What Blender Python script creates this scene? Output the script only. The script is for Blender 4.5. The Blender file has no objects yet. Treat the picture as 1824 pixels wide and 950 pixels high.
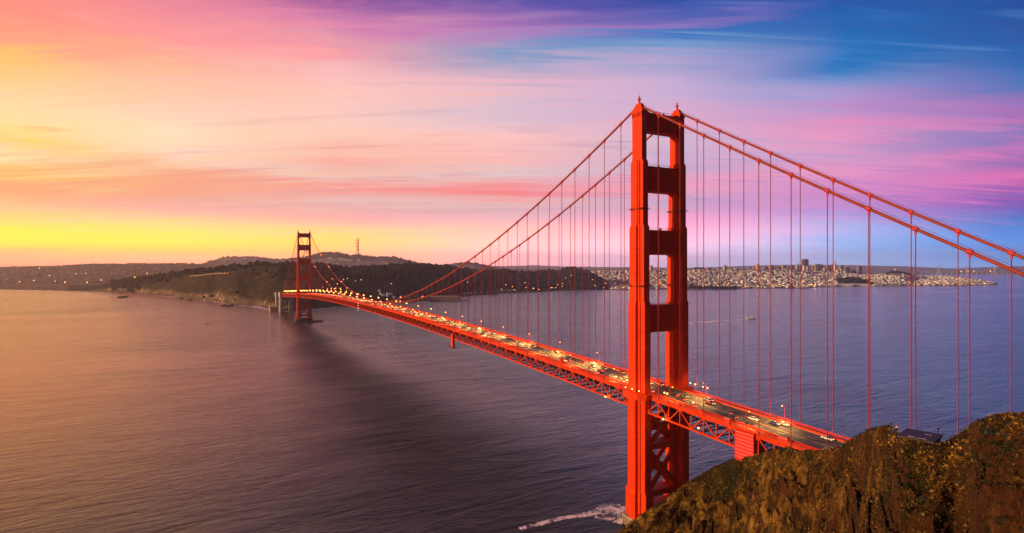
import bpy, bmesh, math, random
import numpy as np
from mathutils import Vector, Matrix, noise as mnoise
random.seed(7); RNG = np.random.default_rng(7)
S = bpy.context.scene
COL = S.collection

# ------------------------------------------------------------------ camera
CAM = (-221.3, -239.7, 140.2); YAW = 0.4925; F = 1021.07; HOR = 475.2
cd = bpy.data.cameras.new('camera'); cam = bpy.data.objects.new('camera', cd); COL.objects.link(cam)
cam.location = CAM; cam.rotation_euler = (math.radians(90), 0, -YAW)
cd.sensor_width = 36; cd.lens = 36 * F / 1824; cd.clip_start = 1; cd.clip_end = 120000
S.camera = cam

def lin(c):
    c = c / 255.0
    return c / 12.92 if c <= .04045 else ((c + .055) / 1.055) ** 2.4
def rgb(r, g, b, a=1): return (lin(r), lin(g), lin(b), a)

# ------------------------------------------------------------------ sun, sky
SUN_AZ, SUN_EL = math.radians(-80), math.radians(11)
sl = bpy.data.lights.new('sun', 'SUN'); sun = bpy.data.objects.new('sun', sl); COL.objects.link(sun)
sl.energy = 5.0; sl.angle = math.radians(1.5); sl.color = (1.0, .60, .30)
sd = Vector((math.sin(SUN_AZ) * math.cos(SUN_EL), math.cos(SUN_AZ) * math.cos(SUN_EL), math.sin(SUN_EL)))
sun.rotation_euler = (-sd).to_track_quat('-Z', 'Y').to_euler()

W = bpy.data.worlds.new('World'); S.world = W; W.use_nodes = True
nt = W.node_tree; nt.nodes.clear()
class NB:
    """small node-tree writer"""
    def __init__(s, nt): s.nt = nt
    def n(s, t, **k):
        x = s.nt.nodes.new(t)
        for a, v in k.items(): setattr(x, a, v)
        return x
    def l(s, a, b): s.nt.links.new(a, b)
    def put(s, sock, v):
        if hasattr(v, 'links') or hasattr(v, 'is_linked'): s.l(v, sock)
        else: sock.default_value = v
    def m(s, op, a, b=0.0, c=None, clamp=False):
        x = s.n('ShaderNodeMath', operation=op, use_clamp=clamp)
        s.put(x.inputs[0], a); s.put(x.inputs[1], b)
        if c is not None: s.put(x.inputs[2], c)
        return x.outputs[0]
    def mr(s, v, a, b, c=0.0, d=1.0, smooth=False):
        x = s.n('ShaderNodeMapRange'); x.clamp = True
        if smooth: x.interpolation_type = 'SMOOTHSTEP'
        s.put(x.inputs[0], v)
        for i, q in zip((1, 2, 3, 4), (a, b, c, d)): s.put(x.inputs[i], q)
        return x.outputs[0]
    def mix(s, f, a, b, mode='MIX'):
        x = s.n('ShaderNodeMix', data_type='RGBA', blend_type=mode)
        s.put(x.inputs[0], f); s.put(x.inputs[6], a); s.put(x.inputs[7], b)
        return x.outputs[2]
    def noise(s, vec, scale, detail=4, rough=.55, dist=0.0, dims='3D'):
        x = s.n('ShaderNodeTexNoise', noise_dimensions=dims)
        if vec is not None: s.l(vec, x.inputs['Vector'])
        x.inputs['Scale'].default_value = scale; x.inputs['Detail'].default_value = detail
        x.inputs['Roughness'].default_value = rough; x.inputs['Distortion'].default_value = dist
        return x
    def mapping(s, vec, scale=(1, 1, 1), rot=(0, 0, 0), loc=(0, 0, 0)):
        x = s.n('ShaderNodeMapping'); s.l(vec, x.inputs[0])
        x.inputs['Location'].default_value = loc; x.inputs['Rotation'].default_value = rot; x.inputs['Scale'].default_value = scale
        return x.outputs[0]
    def ramp(s, f, stops, interp='LINEAR'):
        x = s.n('ShaderNodeValToRGB'); s.put(x.inputs[0], f); e = x.color_ramp; e.interpolation = interp
        e.elements[0].position = stops[0][0]; e.elements[0].color = stops[0][1]
        e.elements[1].position = stops[-1][0]; e.elements[1].color = stops[-1][1]
        for p, c in stops[1:-1]:
            q = e.elements.new(p); q.color = c
        return x.outputs[0]
    def sep(s, v):
        x = s.n('ShaderNodeSeparateXYZ'); s.l(v, x.inputs[0]); return x.outputs
    def comb(s, a, b, c=0.0):
        x = s.n('ShaderNodeCombineXYZ'); s.put(x.inputs[0], a); s.put(x.inputs[1], b); s.put(x.inputs[2], c); return x.outputs[0]

def build_sky():
    b = NB(nt)
    tc = b.n('ShaderNodeTexCoord'); d = tc.outputs['Generated']
    x, y, z = b.sep(d)
    # direction turned so that U runs across the sunset and V away from the viewer
    cu, su = math.cos(YAW), math.sin(YAW)
    U = b.m('SUBTRACT', b.m('MULTIPLY', x, cu), b.m('MULTIPLY', y, su))
    V = b.m('ADD', b.m('MULTIPLY', x, su), b.m('MULTIPLY', y, cu))
    az = b.m('ARCTAN2', U, V)                       # 0 toward the city, negative toward the sunset
    el = b.m('ARCSINE', z)
    zz = b.m('ADD', b.m('MAXIMUM', z, 0.0), .10)
    P = b.comb(b.m('DIVIDE', U, zz), b.m('DIVIDE', V, zz), 0.0)     # flat cloud deck seen in perspective
    streak = b.noise(b.mapping(P, (.32, 1.5, 1), (0, 0, .16)), 1.0, 5, .55, .6).outputs[0]
    fine = b.noise(b.mapping(P, (.8, 7.5, 1), (0, 0, .10), (3, 7, 0)), 1.0, 6, .6, .8).outputs[0]
    wisp = b.noise(b.mapping(P, (1.6, 3.0, 1), (0, 0, -.5), (11, 2, 0)), 1.0, 6, .62, 1.2).outputs[0]
    w1 = b.m('SUBTRACT', streak, .5); w2 = b.m('SUBTRACT', fine, .5); w3 = b.m('SUBTRACT', wisp, .5)
    elw = b.m('ADD', el, b.m('MULTIPLY', b.mr(el, .0, .30, .010, .085), b.m('ADD', w1, b.m('MULTIPLY', w2, 1.25))))
    azw = b.m('ADD', az, b.m('MULTIPLY', b.m('ADD', w1, b.m('MULTIPLY', w3, .6)), .15))
    cols = {
     0:   [(0,(250,140,122)),(60,(253,150,118)),(90,(255,192,92)),(120,(255,200,122)),(180,(255,221,160)),(222,(255,226,150)),(255,(255,214,95)),(280,(255,226,170)),(310,(255,198,105)),(340,(253,165,112)),(370,(250,190,130)),(392,(255,200,85)),(412,(255,215,22)),(434,(255,215,25)),(447,(253,190,60)),(457,(245,165,115)),(475,(232,140,105))],
     300: [(0,(232,128,150)),(60,(253,150,150)),(100,(255,176,140)),(150,(255,195,170)),(200,(255,211,185)),(240,(255,226,190)),(280,(255,214,190)),(302,(250,172,132)),(340,(253,165,130)),(370,(235,170,165)),(398,(255,205,125)),(430,(255,215,50)),(446,(255,200,60)),(460,(250,180,130)),(475,(240,150,120))],
     600: [(0,(140,75,152)),(40,(218,128,170)),(80,(253,160,162)),(120,(248,186,186)),(160,(253,195,185)),(200,(253,205,190)),(240,(253,202,182)),(290,(250,170,155)),(310,(236,200,190)),(332,(253,148,138)),(360,(235,190,185)),(385,(238,165,165)),(402,(255,192,140)),(430,(255,200,85)),(450,(255,185,105)),(475,(250,165,135))],
     900: [(0,(72,66,165)),(30,(125,92,170)),(58,(178,118,182)),(82,(130,145,195)),(102,(112,150,196)),(122,(190,170,200)),(150,(236,180,195)),(200,(216,190,206)),(240,(250,195,195)),(280,(253,185,176)),(310,(226,200,200)),(330,(253,132,132)),(346,(253,124,128)),(365,(238,188,186)),(385,(224,174,186)),(410,(253,180,166)),(440,(253,184,180)),(475,(246,168,175))],
     1200:[(0,(10,70,158)),(30,(75,92,175)),(40,(140,112,186)),(60,(24,108,186)),(90,(110,150,200)),(130,(190,168,210)),(170,(200,170,210)),(210,(226,170,200)),(250,(206,180,206)),(300,(202,170,206)),(330,(242,160,190)),(360,(200,165,206)),(390,(236,150,195)),(420,(245,165,190)),(440,(224,174,200)),(475,(180,166,205))],
     1500:[(0,(0,80,165)),(60,(0,100,178)),(112,(0,114,188)),(132,(90,138,200)),(160,(150,150,206)),(190,(196,140,200)),(222,(228,140,190)),(250,(226,150,195)),(280,(198,150,200)),(310,(232,145,194)),(340,(216,130,200)),(370,(186,135,206)),(402,(146,150,206)),(440,(108,150,202)),(475,(128,155,200))],
     1824:[(0,(0,68,150)),(60,(0,84,162)),(112,(0,98,176)),(150,(50,108,180)),(180,(142,108,185)),(210,(172,100,172)),(235,(90,108,185)),(260,(212,110,180)),(290,(140,95,176)),(320,(232,98,176)),(342,(168,62,170)),(365,(110,52,165)),(387,(30,90,170)),(420,(0,112,190)),(460,(20,114,186)),(475,(60,125,186))],
    }
    EM = 1.45                                       # ramp spans elevation 0 .. 1.45 rad
    ring = []
    for px, lst in sorted(cols.items()):
        a = math.atan((px - 912) / F); ca = math.cos(a)
        st = []
        for py, c in reversed(lst):
            e = math.atan((HOR - py) / F * ca); st.append((max(e, 0) / EM, rgb(*c)))
        top = lst[0][1]
        zen = (46, 56, 88)
        hi = {0: (240, 122, 105), 300: (215, 116, 100), 600: (128, 94, 98), 900: (58, 74, 108), 1200: (10, 70, 132), 1500: (4, 72, 156), 1824: (0, 62, 146)}[px]
        st.append((.70 / EM, rgb(*[(u * .35 + v * .65) for u, v in zip(top, hi)])))
        st.append((1.05 / EM, rgb(*[(u * .6 + v * .4) for u, v in zip(hi, zen)])))
        st.append((1.0, rgb(*zen)))
        ring.append((a, b.ramp(b.m('DIVIDE', elw, EM, clamp=True), st)))
    def simple(a, lo, mid, hi):
        ring.append((a, b.ramp(b.m('DIVIDE', elw, EM, clamp=True), [(0, rgb(*lo)), (.12, rgb(*mid)), (.4, rgb(*hi)), (1, rgb(70, 70, 140))])))
    simple(-1.35, (255, 140, 85), (252, 128, 95), (232, 112, 95))
    simple(-2.1, (150, 80, 55), (120, 70, 60), (70, 55, 70))
    simple(1.3, (60, 100, 160), (70, 70, 140), (0, 55, 125))
    simple(2.1, (28, 34, 66), (28, 36, 72), (24, 40, 84))
    simple(3.0, (62, 40, 46), (54, 38, 50), (36, 38, 68))
    simple(-3.0, (70, 40, 42), (58, 38, 46), (38, 38, 64))
    ring.sort(key=lambda q: q[0])
    c = ring[0][1]
    for (a0, _), (a1, r) in zip(ring[:-1], ring[1:]):
        c = b.mix(b.mr(azw, a0, a1), c, r)
    # feathered cloud texture laid over the broad colours: lighter, pinker filaments and thin gaps
    dens = b.mr(b.m('ADD', b.m('MULTIPLY', fine, .6), b.m('MULTIPLY', wisp, .4)), .47, .68, 0, 1, True)
    tint = b.mix(b.mr(az, -.6, .65), rgb(255, 214, 150), rgb(240, 140, 195))
    lowcut = b.mr(el, .03, .12)
    hicut = b.mr(b.m('ADD', el, b.m('MULTIPLY', b.mr(az, .0, .7), .17)), .30, .44, 1, .05)
    c = b.mix(b.m('MULTIPLY', b.m('MULTIPLY', dens, .5), b.m('MULTIPLY', lowcut, hicut)), c, tint)
    gap = b.mr(fine, .30, .48, .30, 0, True)
    gtint = b.mix(b.mr(az, -.6, .4), rgb(232, 150, 130), rgb(90, 130, 195))
    c = b.mix(b.m('MULTIPLY', gap, lowcut), c, gtint)
    glow = b.m('ADD', 1.0, b.m('MULTIPLY', b.mr(el, .0, .11, 1, 0, True), b.mr(az, -.75, .5, 1.7, 1.5)))
    g1 = b.m('SUBTRACT', glow, 1.0)
    c = b.mix(1.0, c, b.comb(glow, b.m('ADD', 1.0, b.m('MULTIPLY', g1, b.mr(az, -.3, .4, .66, 1.0))), b.m('ADD', 1.0, b.m('MULTIPLY', g1, b.mr(az, -.3, .4, .55, 1.0)))), 'MULTIPLY')
    bg = b.n('ShaderNodeBackground'); b.l(c, bg.inputs[0]); bg.inputs[1].default_value = 1.05
    st = b.n('ShaderNodeTexSky', sky_type='NISHITA'); st.sun_disc = False
    st.sun_elevation = SUN_EL; st.sun_rotation = SUN_AZ; st.altitude = 140
    b2 = b.n('ShaderNodeBackground'); b.l(st.outputs[0], b2.inputs[0]); b2.inputs[1].default_value = .006
    ad = b.n('ShaderNodeAddShader'); b.l(bg.outputs[0], ad.inputs[0]); b.l(b2.outputs[0], ad.inputs[1])
    o = b.n('ShaderNodeOutputWorld'); b.l(ad.outputs[0], o.inputs[0])
build_sky()
W.cycles.sampling_method = 'MANUAL'; W.cycles.sample_map_resolution = 1024

S.view_settings.view_transform = 'Standard'; S.view_settings.look = 'None'
S.view_settings.exposure = 0.0; S.view_settings.gamma = 1.0; S.view_settings.use_curve_mapping = False
S.render.engine = 'CYCLES'
S.cycles.use_denoising = True; S.cycles.max_bounces = 6; S.cycles.volume_bounces = 1
S.cycles.sample_clamp_indirect = 4; S.cycles.transparent_max_bounces = 12
S.cycles.use_adaptive_sampling = True; S.cycles.adaptive_threshold = .012
S.cycles.caustics_reflective = False; S.cycles.caustics_refractive = False

# ------------------------------------------------------------------ helpers
class MB:
    def __init__(s): s.v = []; s.f = []; s.mi = []
    def add(s, vs, fs, mi=0):
        o = len(s.v); s.v += [tuple(q) for q in vs]; s.f += [tuple(i + o for i in q) for q in fs]; s.mi += [mi] * len(fs)
    BF = [(0, 3, 2, 1), (4, 5, 6, 7), (0, 1, 5, 4), (1, 2, 6, 5), (2, 3, 7, 6), (3, 0, 4, 7)]
    def box(s, a, c, mi=0):
        x0, y0, z0 = a; x1, y1, z1 = c
        s.add([(x0, y0, z0), (x1, y0, z0), (x1, y1, z0), (x0, y1, z0), (x0, y0, z1), (x1, y0, z1), (x1, y1, z1), (x0, y1, z1)], s.BF, mi)
    def obox(s, c, size, rz=0, mi=0, taper=1.0):
        hx, hy, hz = size[0] / 2, size[1] / 2, size[2]; ca, sa = math.cos(rz), math.sin(rz)
        vs = []
        for k, z in ((1, 0), (taper, hz)):
            for sx, sy in ((-1, -1), (1, -1), (1, 1), (-1, 1)):
                X, Y = sx * hx * k, sy * hy * k
                vs.append((c[0] + X * ca - Y * sa, c[1] + X * sa + Y * ca, c[2] + z))
        s.add(vs, s.BF, mi)
    def beam(s, p, q, w, h=None, mi=0):
        h = h or w; p = Vector(p); q = Vector(q); d = (q - p).normalized()
        up = Vector((0, 0, 1)) if abs(d.z) < .95 else Vector((1, 0, 0))
        r = d.cross(up).normalized() * w / 2; u = r.normalized().cross(d).normalized() * h / 2
        vs = [p - r - u, p + r - u, p + r + u, p - r + u, q - r - u, q + r - u, q + r + u, q - r + u]
        s.add(vs, s.BF, mi)
    def tube(s, pts, r, n=8, mi=0, cap=True):
        pts = [Vector(p) for p in pts]; N = len(pts); rings = []
        rr = r if isinstance(r, (list, tuple)) else [r] * N
        for i, p in enumerate(pts):
            d = (pts[min(i + 1, N - 1)] - pts[max(i - 1, 0)]).normalized()
            up = Vector((0, 0, 1)) if abs(d.z) < .9 else Vector((1, 0, 0))
            a = d.cross(up).normalized(); c = a.cross(d)
            rings.append([p + (a * math.cos(t) + c * math.sin(t)) * rr[i] for t in [2 * math.pi * k / n for k in range(n)]])
        vs = [v for g in rings for v in g]; fs = []
        for i in range(N - 1):
            for k in range(n):
                a = i * n + k; c = i * n + (k + 1) % n; fs.append((a, c, c + n, a + n))
        if cap: fs.append(tuple(range(n))[::-1]); fs.append(tuple((N - 1) * n + k for k in range(n)))
        s.add(vs, fs, mi)
    def prism(s, poly, z0, z1, mi=0, k=1.0, c=(0, 0)):
        n = len(poly)
        vs = [(x, y, z0) for x, y in poly] + [(c[0] + (x - c[0]) * k, c[1] + (y - c[1]) * k, z1) for x, y in poly]
        fs = [tuple(range(n))[::-1], tuple(range(n, 2 * n))] + [(i, (i + 1) % n, (i + 1) % n + n, i + n) for i in range(n)]
        s.add(vs, fs, mi)
    def xz(s, poly, y0, y1, mi=0):
        n = len(poly)
        vs = [(x, y0, z) for x, z in poly] + [(x, y1, z) for x, z in poly]
        fs = [tuple(range(n)), tuple(range(n, 2 * n))[::-1]] + [((i + 1) % n, i, i + n, (i + 1) % n + n) for i in range(n)]
        s.add(vs, fs, mi)
    def build(s, name, mat, parent=None, smooth=False, loc=None):
        me = bpy.data.meshes.new(name); me.from_pydata(s.v, [], s.f)
        for m in (mat if isinstance(mat, (list, tuple)) else [mat]): me.materials.append(m)
        if any(s.mi): me.polygons.foreach_set('material_index', s.mi)
        if smooth: me.polygons.foreach_set('use_smooth', [True] * len(me.polygons))
        me.update()
        return link(name, me, parent, loc)
def link(name, me, parent=None, loc=None):
    o = bpy.data.objects.new(name, me); COL.objects.link(o)
    if loc is not None: o.location = loc
    if parent: o.parent = parent
    return o
def ico(r=1.0, sub=1, seed=0, rough=0.0):
    bm = bmesh.new(); bmesh.ops.create_icosphere(bm, subdivisions=sub, radius=r)
    rd = random.Random(seed)
    for v in bm.verts: v.co *= 1 + rd.uniform(-rough, rough)
    vs = [tuple(v.co) for v in bm.verts]; fs = [tuple(v.index for v in f.verts) for f in bm.faces]; bm.free()
    return vs, fs
def tag(o, label=None, cat=None, group=None, kind=None):
    if label: o['label'] = label
    if cat: o['category'] = cat
    if group: o['group'] = group
    if kind: o['kind'] = kind
    return o
def empty(name, loc=(0, 0, 0), rz=0):
    o = bpy.data.objects.new(name, None); COL.objects.link(o); o.location = loc; o.rotation_euler = (0, 0, rz); o.empty_display_size = .1
    return o
def copy_tree(o, parent=None):
    c = o.copy(); COL.objects.link(c)
    if parent: c.parent = parent
    for ch in KIDS.get(o.name, []): copy_tree(ch, c)
    return c
KIDS = {}
def remember(root):
    for o in list(COL.objects):
        if o.parent: KIDS.setdefault(o.parent.name, [])
    for o in list(COL.objects):
        if o.parent and o not in KIDS[o.parent.name]: KIDS[o.parent.name].append(o)

def at(px, D, z=0.0):
    r = (px - 912) / F * D; s, c = math.sin(YAW), math.cos(YAW)
    return (CAM[0] + D * s + r * c, CAM[1] + D * c - r * s, z)
def zsil(py, D): return CAM[2] - (py - HOR) * D / F
def Dwater(py): return F * CAM[2] / (py - HOR)

# ------------------------------------------------------------------ materials
def mat(name, col, rough=.6, metal=0.0, var=.12, nscale=.5, bump=0.0, bscale=3.0, spec=.4, emit=None, es=0.0):
    m = bpy.data.materials.new(name); m.use_nodes = True; b = NB(m.node_tree)
    p = m.node_tree.nodes['Principled BSDF']
    p.inputs['Roughness'].default_value = rough; p.inputs['Metallic'].default_value = metal
    p.inputs['Specular IOR Level'].default_value = spec
    tc = b.n('ShaderNodeTexCoord')
    n = b.noise(tc.outputs['Object'], nscale, 5, .6).outputs[0]
    lo = tuple(max(0, c * (1 - var)) for c in col[:3]) + (1,); hi = tuple(min(1, c * (1 + var)) for c in col[:3]) + (1,)
    b.l(b.mix(b.mr(n, .3, .7), lo, hi), p.inputs['Base Color'])
    if bump:
        bn = b.n('ShaderNodeBump'); bn.inputs['Strength'].default_value = bump; bn.inputs['Distance'].default_value = .3
        b.l(b.noise(tc.outputs['Object'], bscale, 6, .6).outputs[0], bn.inputs['Height']); b.l(bn.outputs[0], p.inputs['Normal'])
    if emit:
        p.inputs['Emission Color'].default_value = emit; p.inputs['Emission Strength'].default_value = es
        m.cycles.emission_sampling = 'NONE'
    return m
def steel_mat():
    m = bpy.data.materials.new('orange_steel_paint'); m.use_nodes = True; b = NB(m.node_tree); p = m.node_tree.nodes['Principled BSDF']
    tc = b.n('ShaderNodeTexCoord'); ob = tc.outputs['Object']
    n = b.noise(ob, .12, 6, .62).outputs[0]
    st = b.noise(b.mapping(ob, (1.2, 1.2, .05)), 1.0, 5, .6).outputs[0]      # rain streaks down the plates
    c = b.mix(b.mr(n, .3, .7), (.62, .040, .004, 1), (.75, .058, .006, 1))
    c = b.mix(b.mr(st, .46, .72, 0, .7), c, (.36, .024, .006, 1))
    # riveted plate courses every 3.4 m
    z = b.sep(ob)[2]
    fr = b.m('FRACT', b.m('DIVIDE', z, 3.4))
    seam = b.m('MULTIPLY', b.m('LESS_THAN', fr, .06), .55)
    c = b.mix(seam, c, (.30, .022, .010, 1))
    b.l(c, p.inputs['Base Color']); p.inputs['Roughness'].default_value = .55; p.inputs['Specular IOR Level'].default_value = .12
    return m
M = {}
M['steel'] = steel_mat()
M['cable'] = mat('cable_paint', (.28, .032, .012), .6, var=.2, nscale=.3)
M['suspender'] = mat('suspender_rope', (.50, .035, .03), .6, var=.15, nscale=.2)
M['asphalt'] = mat('asphalt', (.095, .085, .075), .75, var=.3, nscale=.35, bump=.1)
M['sidewalk'] = mat('sidewalk_concrete', (.20, .17, .15), .85, var=.2, nscale=.8)
M['yellow'] = mat('yellow_paint', (.75, .45, .04), .6, var=.2, nscale=1.5)
M['white'] = mat('white_paint', (.75, .74, .7), .6, var=.15, nscale=1.5)
M['concrete'] = mat('pier_concrete', (.36, .30, .24), .9, var=.35, nscale=.12, bump=.3, bscale=1.5)
M['pylon'] = mat('pylon_concrete', (.42, .39, .36), .9, var=.25, nscale=.06, bump=.2, bscale=.6)
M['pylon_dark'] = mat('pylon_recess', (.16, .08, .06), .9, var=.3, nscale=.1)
M['dark'] = mat('dark_metal', (.03, .028, .03), .5, var=.3, nscale=2)
M['lampglow'] = mat('sodium_glow', (1, .6, .2), .5, emit=(1, .40, .075, 1), es=9)
M['redglow'] = mat('red_aviation_glow', (1, .1, .05), .5, emit=(1, .08, .04, 1), es=14)
M['whiteglow'] = mat('white_glow', (1, .9, .7), .5, emit=(1, .85, .6, 1), es=3)

def tarp_mat():
    m = bpy.data.materials.new('red_tarpaulin'); m.use_nodes = True; b = NB(m.node_tree); p = m.node_tree.nodes['Principled BSDF']
    tc = b.n('ShaderNodeTexCoord'); g = tc.outputs['Object']; z = b.sep(g)[2]
    n = b.noise(g, .8, 5, .6).outputs[0]
    fr = b.m('FRACT', b.m('ADD', b.m('DIVIDE', z, 1.55), b.m('MULTIPLY', n, .12)))
    c = b.mix(b.mr(n, .3, .7), (.62, .012, .014, 1), (.75, .02, .02, 1))
    c = b.mix(b.m('MULTIPLY', b.m('LESS_THAN', fr, .075), .8), c, (.85, .55, .45, 1))
    b.l(c, p.inputs['Base Color']); p.inputs['Roughness'].default_value = .5
    bn = b.n('ShaderNodeBump'); bn.inputs['Strength'].default_value = .4; bn.inputs['Distance'].default_value = .4
    b.l(b.noise(g, .5, 3).outputs[0], bn.inputs['Height']); b.l(bn.outputs[0], p.inputs['Normal'])
    return m
M['tarp'] = tarp_mat()

# ------------------------------------------------------------------ water
def water_mat():
    m = bpy.data.materials.new('sea_water'); m.use_nodes = True; b = NB(m.node_tree); p = m.node_tree.nodes['Principled BSDF']
    tc = b.n('ShaderNodeTexCoord'); ob = tc.outputs['Object']
    big = b.noise(b.mapping(ob, (.0016, .0045, 1), (0, 0, -.55)), 1.0, 5, .6, 1.0).outputs[0]      # current bands
    mid = b.noise(b.mapping(ob, (.010, .035, 1), (0, 0, -.35)), 1.0, 5, .62, .8).outputs[0]
    wav = b.noise(b.mapping(ob, (.055, .19, 1), (0, 0, -.42)), 1.0, 6, .62, .5).outputs[0]
    rip = b.noise(b.mapping(ob, (.25, .55, 1), (0, 0, -.3)), 1.0, 4, .6, .3).outputs[0]
    # the bridge's dark reflection, painted as a band from the far tower
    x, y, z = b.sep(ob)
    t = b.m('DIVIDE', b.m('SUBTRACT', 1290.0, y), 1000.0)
    cx = b.m('ADD', b.m('ADD', b.m('ADD', -14.0, b.m('MULTIPLY', t, BRIDGE_REFL[0])), b.m('MULTIPLY', b.m('MULTIPLY', t, t), BRIDGE_REFL[1])), 0.0)
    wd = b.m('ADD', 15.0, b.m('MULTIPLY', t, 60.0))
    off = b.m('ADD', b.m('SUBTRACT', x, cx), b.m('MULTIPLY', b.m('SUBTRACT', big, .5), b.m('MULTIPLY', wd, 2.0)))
    refl = b.m('MULTIPLY', b.mr(b.m('DIVIDE', b.m('ABSOLUTE', off), wd), .0, 2.0, 1, 0, True), b.m('MULTIPLY', b.mr(t, -.03, .03), b.mr(t, 1.0, 1.9, 1, 0, True)))
    col = b.mix(b.mr(x, -40, 420), b.mix(b.mr(big, .35, .65), (.003, .020, .030, 1), (.006, .030, .045, 1)), b.mix(b.mr(big, .35, .65), (.004, .13, .22, 1), (.010, .17, .28, 1)))  # bluer to the right: reflected blue sky painted into the base colour
    sunset_tint = b.m('MULTIPLY', b.mr(x, 150, -450), b.mr(y, 120, 560))  # sunset reflection painted into the left water's colour and specular
    col = b.mix(sunset_tint, col, b.mix(b.mr(big, .35, .65), (.40, .10, .062, 1), (.62, .17, .115, 1)))
    b.l(b.mix(refl, col, (.003, .009, .010, 1)), p.inputs['Base Color'])
    rg = b.m('ADD', b.mr(big, .3, .7, .07, .17), b.m('MULTIPLY', refl, .38))
    b.l(rg, p.inputs['Roughness']); b.l(b.mr(sunset_tint, 0, 1, 1.42, 2.1), p.inputs['IOR']); b.l(b.mix(sunset_tint, (1, 1, 1, 1), (1, .74, .66, 1)), p.inputs['Specular Tint'])
    b.l(b.m('MULTIPLY', b.mr(b.m('ADD', b.m('MULTIPLY', mid, .6), b.m('MULTIPLY', big, .4)), .36, .66, .40, .85), b.m('SUBTRACT', 1.0, b.m('MULTIPLY', refl, b.mr(b.m('ADD', b.m('MULTIPLY', mid, .5), b.m('MULTIPLY', wav, .5)), .36, .6, .78, .25)))), p.inputs['Specular IOR Level'])
    h = b.m('ADD', b.m('ADD', b.m('MULTIPLY', mid, 6.5), b.m('MULTIPLY', wav, 2.5)), b.m('MULTIPLY', rip, .28))
    bn = b.n('ShaderNodeBump'); b.l(b.mr(x, -330, 250, .42, .55), bn.inputs['Strength']); bn.inputs['Distance'].default_value = 1.0
    b.l(h, bn.inputs['Height']); b.l(bn.outputs[0], p.inputs['Normal'])
    return m
BRIDGE_REFL = (-75.0, 22.0)
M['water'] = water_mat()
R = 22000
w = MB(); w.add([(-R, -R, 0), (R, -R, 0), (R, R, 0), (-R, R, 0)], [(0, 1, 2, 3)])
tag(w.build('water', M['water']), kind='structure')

# ------------------------------------------------------------------ far land
def interp(px, pts, i=1):
    xs = [p[0] for p in pts]; ys = [p[i] for p in pts]
    return np.interp(px, xs, ys)
SHORE = [(-500, 514.5), (0, 516), (100, 518), (200, 521), (230, 523), (300, 528), (342, 534), (385, 537), (422, 544), (456, 545.5), (490, 552), (520, 556), (555, 552), (572, 550), (600, 546), (700, 541), (755, 537), (800, 531), (852, 527), (893, 523.5), (957, 521), (1000, 518), (1117, 517), (1227, 515.5), (1435, 514), (1460, 512), (1551, 510.5), (1717, 509.5), (1776, 507.5)]
def shore_D(px):
    y = interp(px, SHORE); D = F * CAM[2] / (y - HOR)
    return np.where(px > 1776, 10400.0, D)
BACK = [(1600, 13000), (1612, 9000), (1640, 7300), (1700, 6200), (1776, 4700), (1790, 4400)]
RIDGES = {   # (px, depth, picture height of the skyline there)
 'forest': [(150, 3500, 512), (199, 3300, 505), (285, 3000, 494), (342, 2850, 487), (385, 2700, 478), (442, 2600, 473), (470, 2600, 473), (507, 2600, 472.5), (558, 2600, 474), (584, 2700, 476), (626, 2800, 480), (668, 2900, 478), (701, 3000, 475), (744, 3150, 474), (769, 3300, 476), (802, 3450, 480), (836, 3600, 483), (893, 3800, 485), (957, 3950, 487.5), (989, 4000, 487), (1010, 4050, 480), (1032, 4050, 481), (1047, 4100, 485), (1075, 4150, 500)],
 'twin': [(360, 7000, 470), (385, 7000, 463), (400, 7000, 459), (425, 7000, 458), (455, 7000, 457.5), (480, 7100, 461), (510, 7300, 463), (540, 7600, 459), (555, 7700, 455.5), (575, 7800, 451), (602, 7800, 450.5), (622, 7800, 455.6), (640, 7800, 454.5), (655, 7800, 456), (668, 7800, 458), (701, 7800, 458), (718, 7800, 462), (735, 7800, 466), (752, 7700, 470), (780, 7500, 474)],
 'left': [(-500, 7000, 476), (0, 6500, 477), (100, 6500, 475), (150, 6500, 472), (230, 6500, 471), (300, 6500, 471), (340, 6600, 470), (380, 6800, 470)],
 'mid': [(745, 6500, 476), (790, 6500, 474), (812, 6500, 469), (830, 6500, 467), (850, 6500, 469), (872, 6500, 476), (905, 6300, 479), (960, 6200, 480.5), (1030, 6100, 481), (1060, 6100, 479), (1110, 6100, 479), (1170, 6000, 481), (1240, 6000, 480), (1336, 6000, 481), (1372, 6000, 479), (1410, 6000, 480), (1450, 6000, 483), (1500, 6000, 487), (1545, 5900, 490), (1575, 5700, 489), (1588, 5600, 485), (1602, 5600, 485), (1618, 5600, 490), (1632, 5600, 497)],
 'fm': [(1430, 4400, 508), (1462, 4400, 503), (1490, 4400, 498), (1520, 4400, 497), (1545, 4400, 502), (1562, 4400, 509)],
 'eastbay': [(760, 15000, 473.7), (794, 15000, 470.9), (830, 15000, 473.7), (900, 17000, 474.3), (950, 17000, 472.8), (1000, 17000, 474.9), (1100, 18000, 476.2), (1230, 18000, 477.4), (1250, 18000, 476.8), (1340, 18000, 473.4), (1420, 18000, 471.9), (1500, 18000, 472.5), (1600, 18000, 474.3), (1650, 18000, 476.5), (1690, 18000, 478.7), (1730, 17000, 477.4), (1780, 17000, 475.6), (1824, 17000, 474.3), (1900, 17000, 472.5), (2300, 17000, 474.9)],
}
def fbm(x, y, sc, oc=4):
    out = np.zeros_like(x)
    f = sc; a = 1.0; tot = 0
    for k in range(oc):
        out += a * _vn(x * f + 13.7 * k, y * f - 7.1 * k); tot += a; a *= .5; f *= 2.03
    return out / tot
_T = RNG.random((256, 256))
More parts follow.
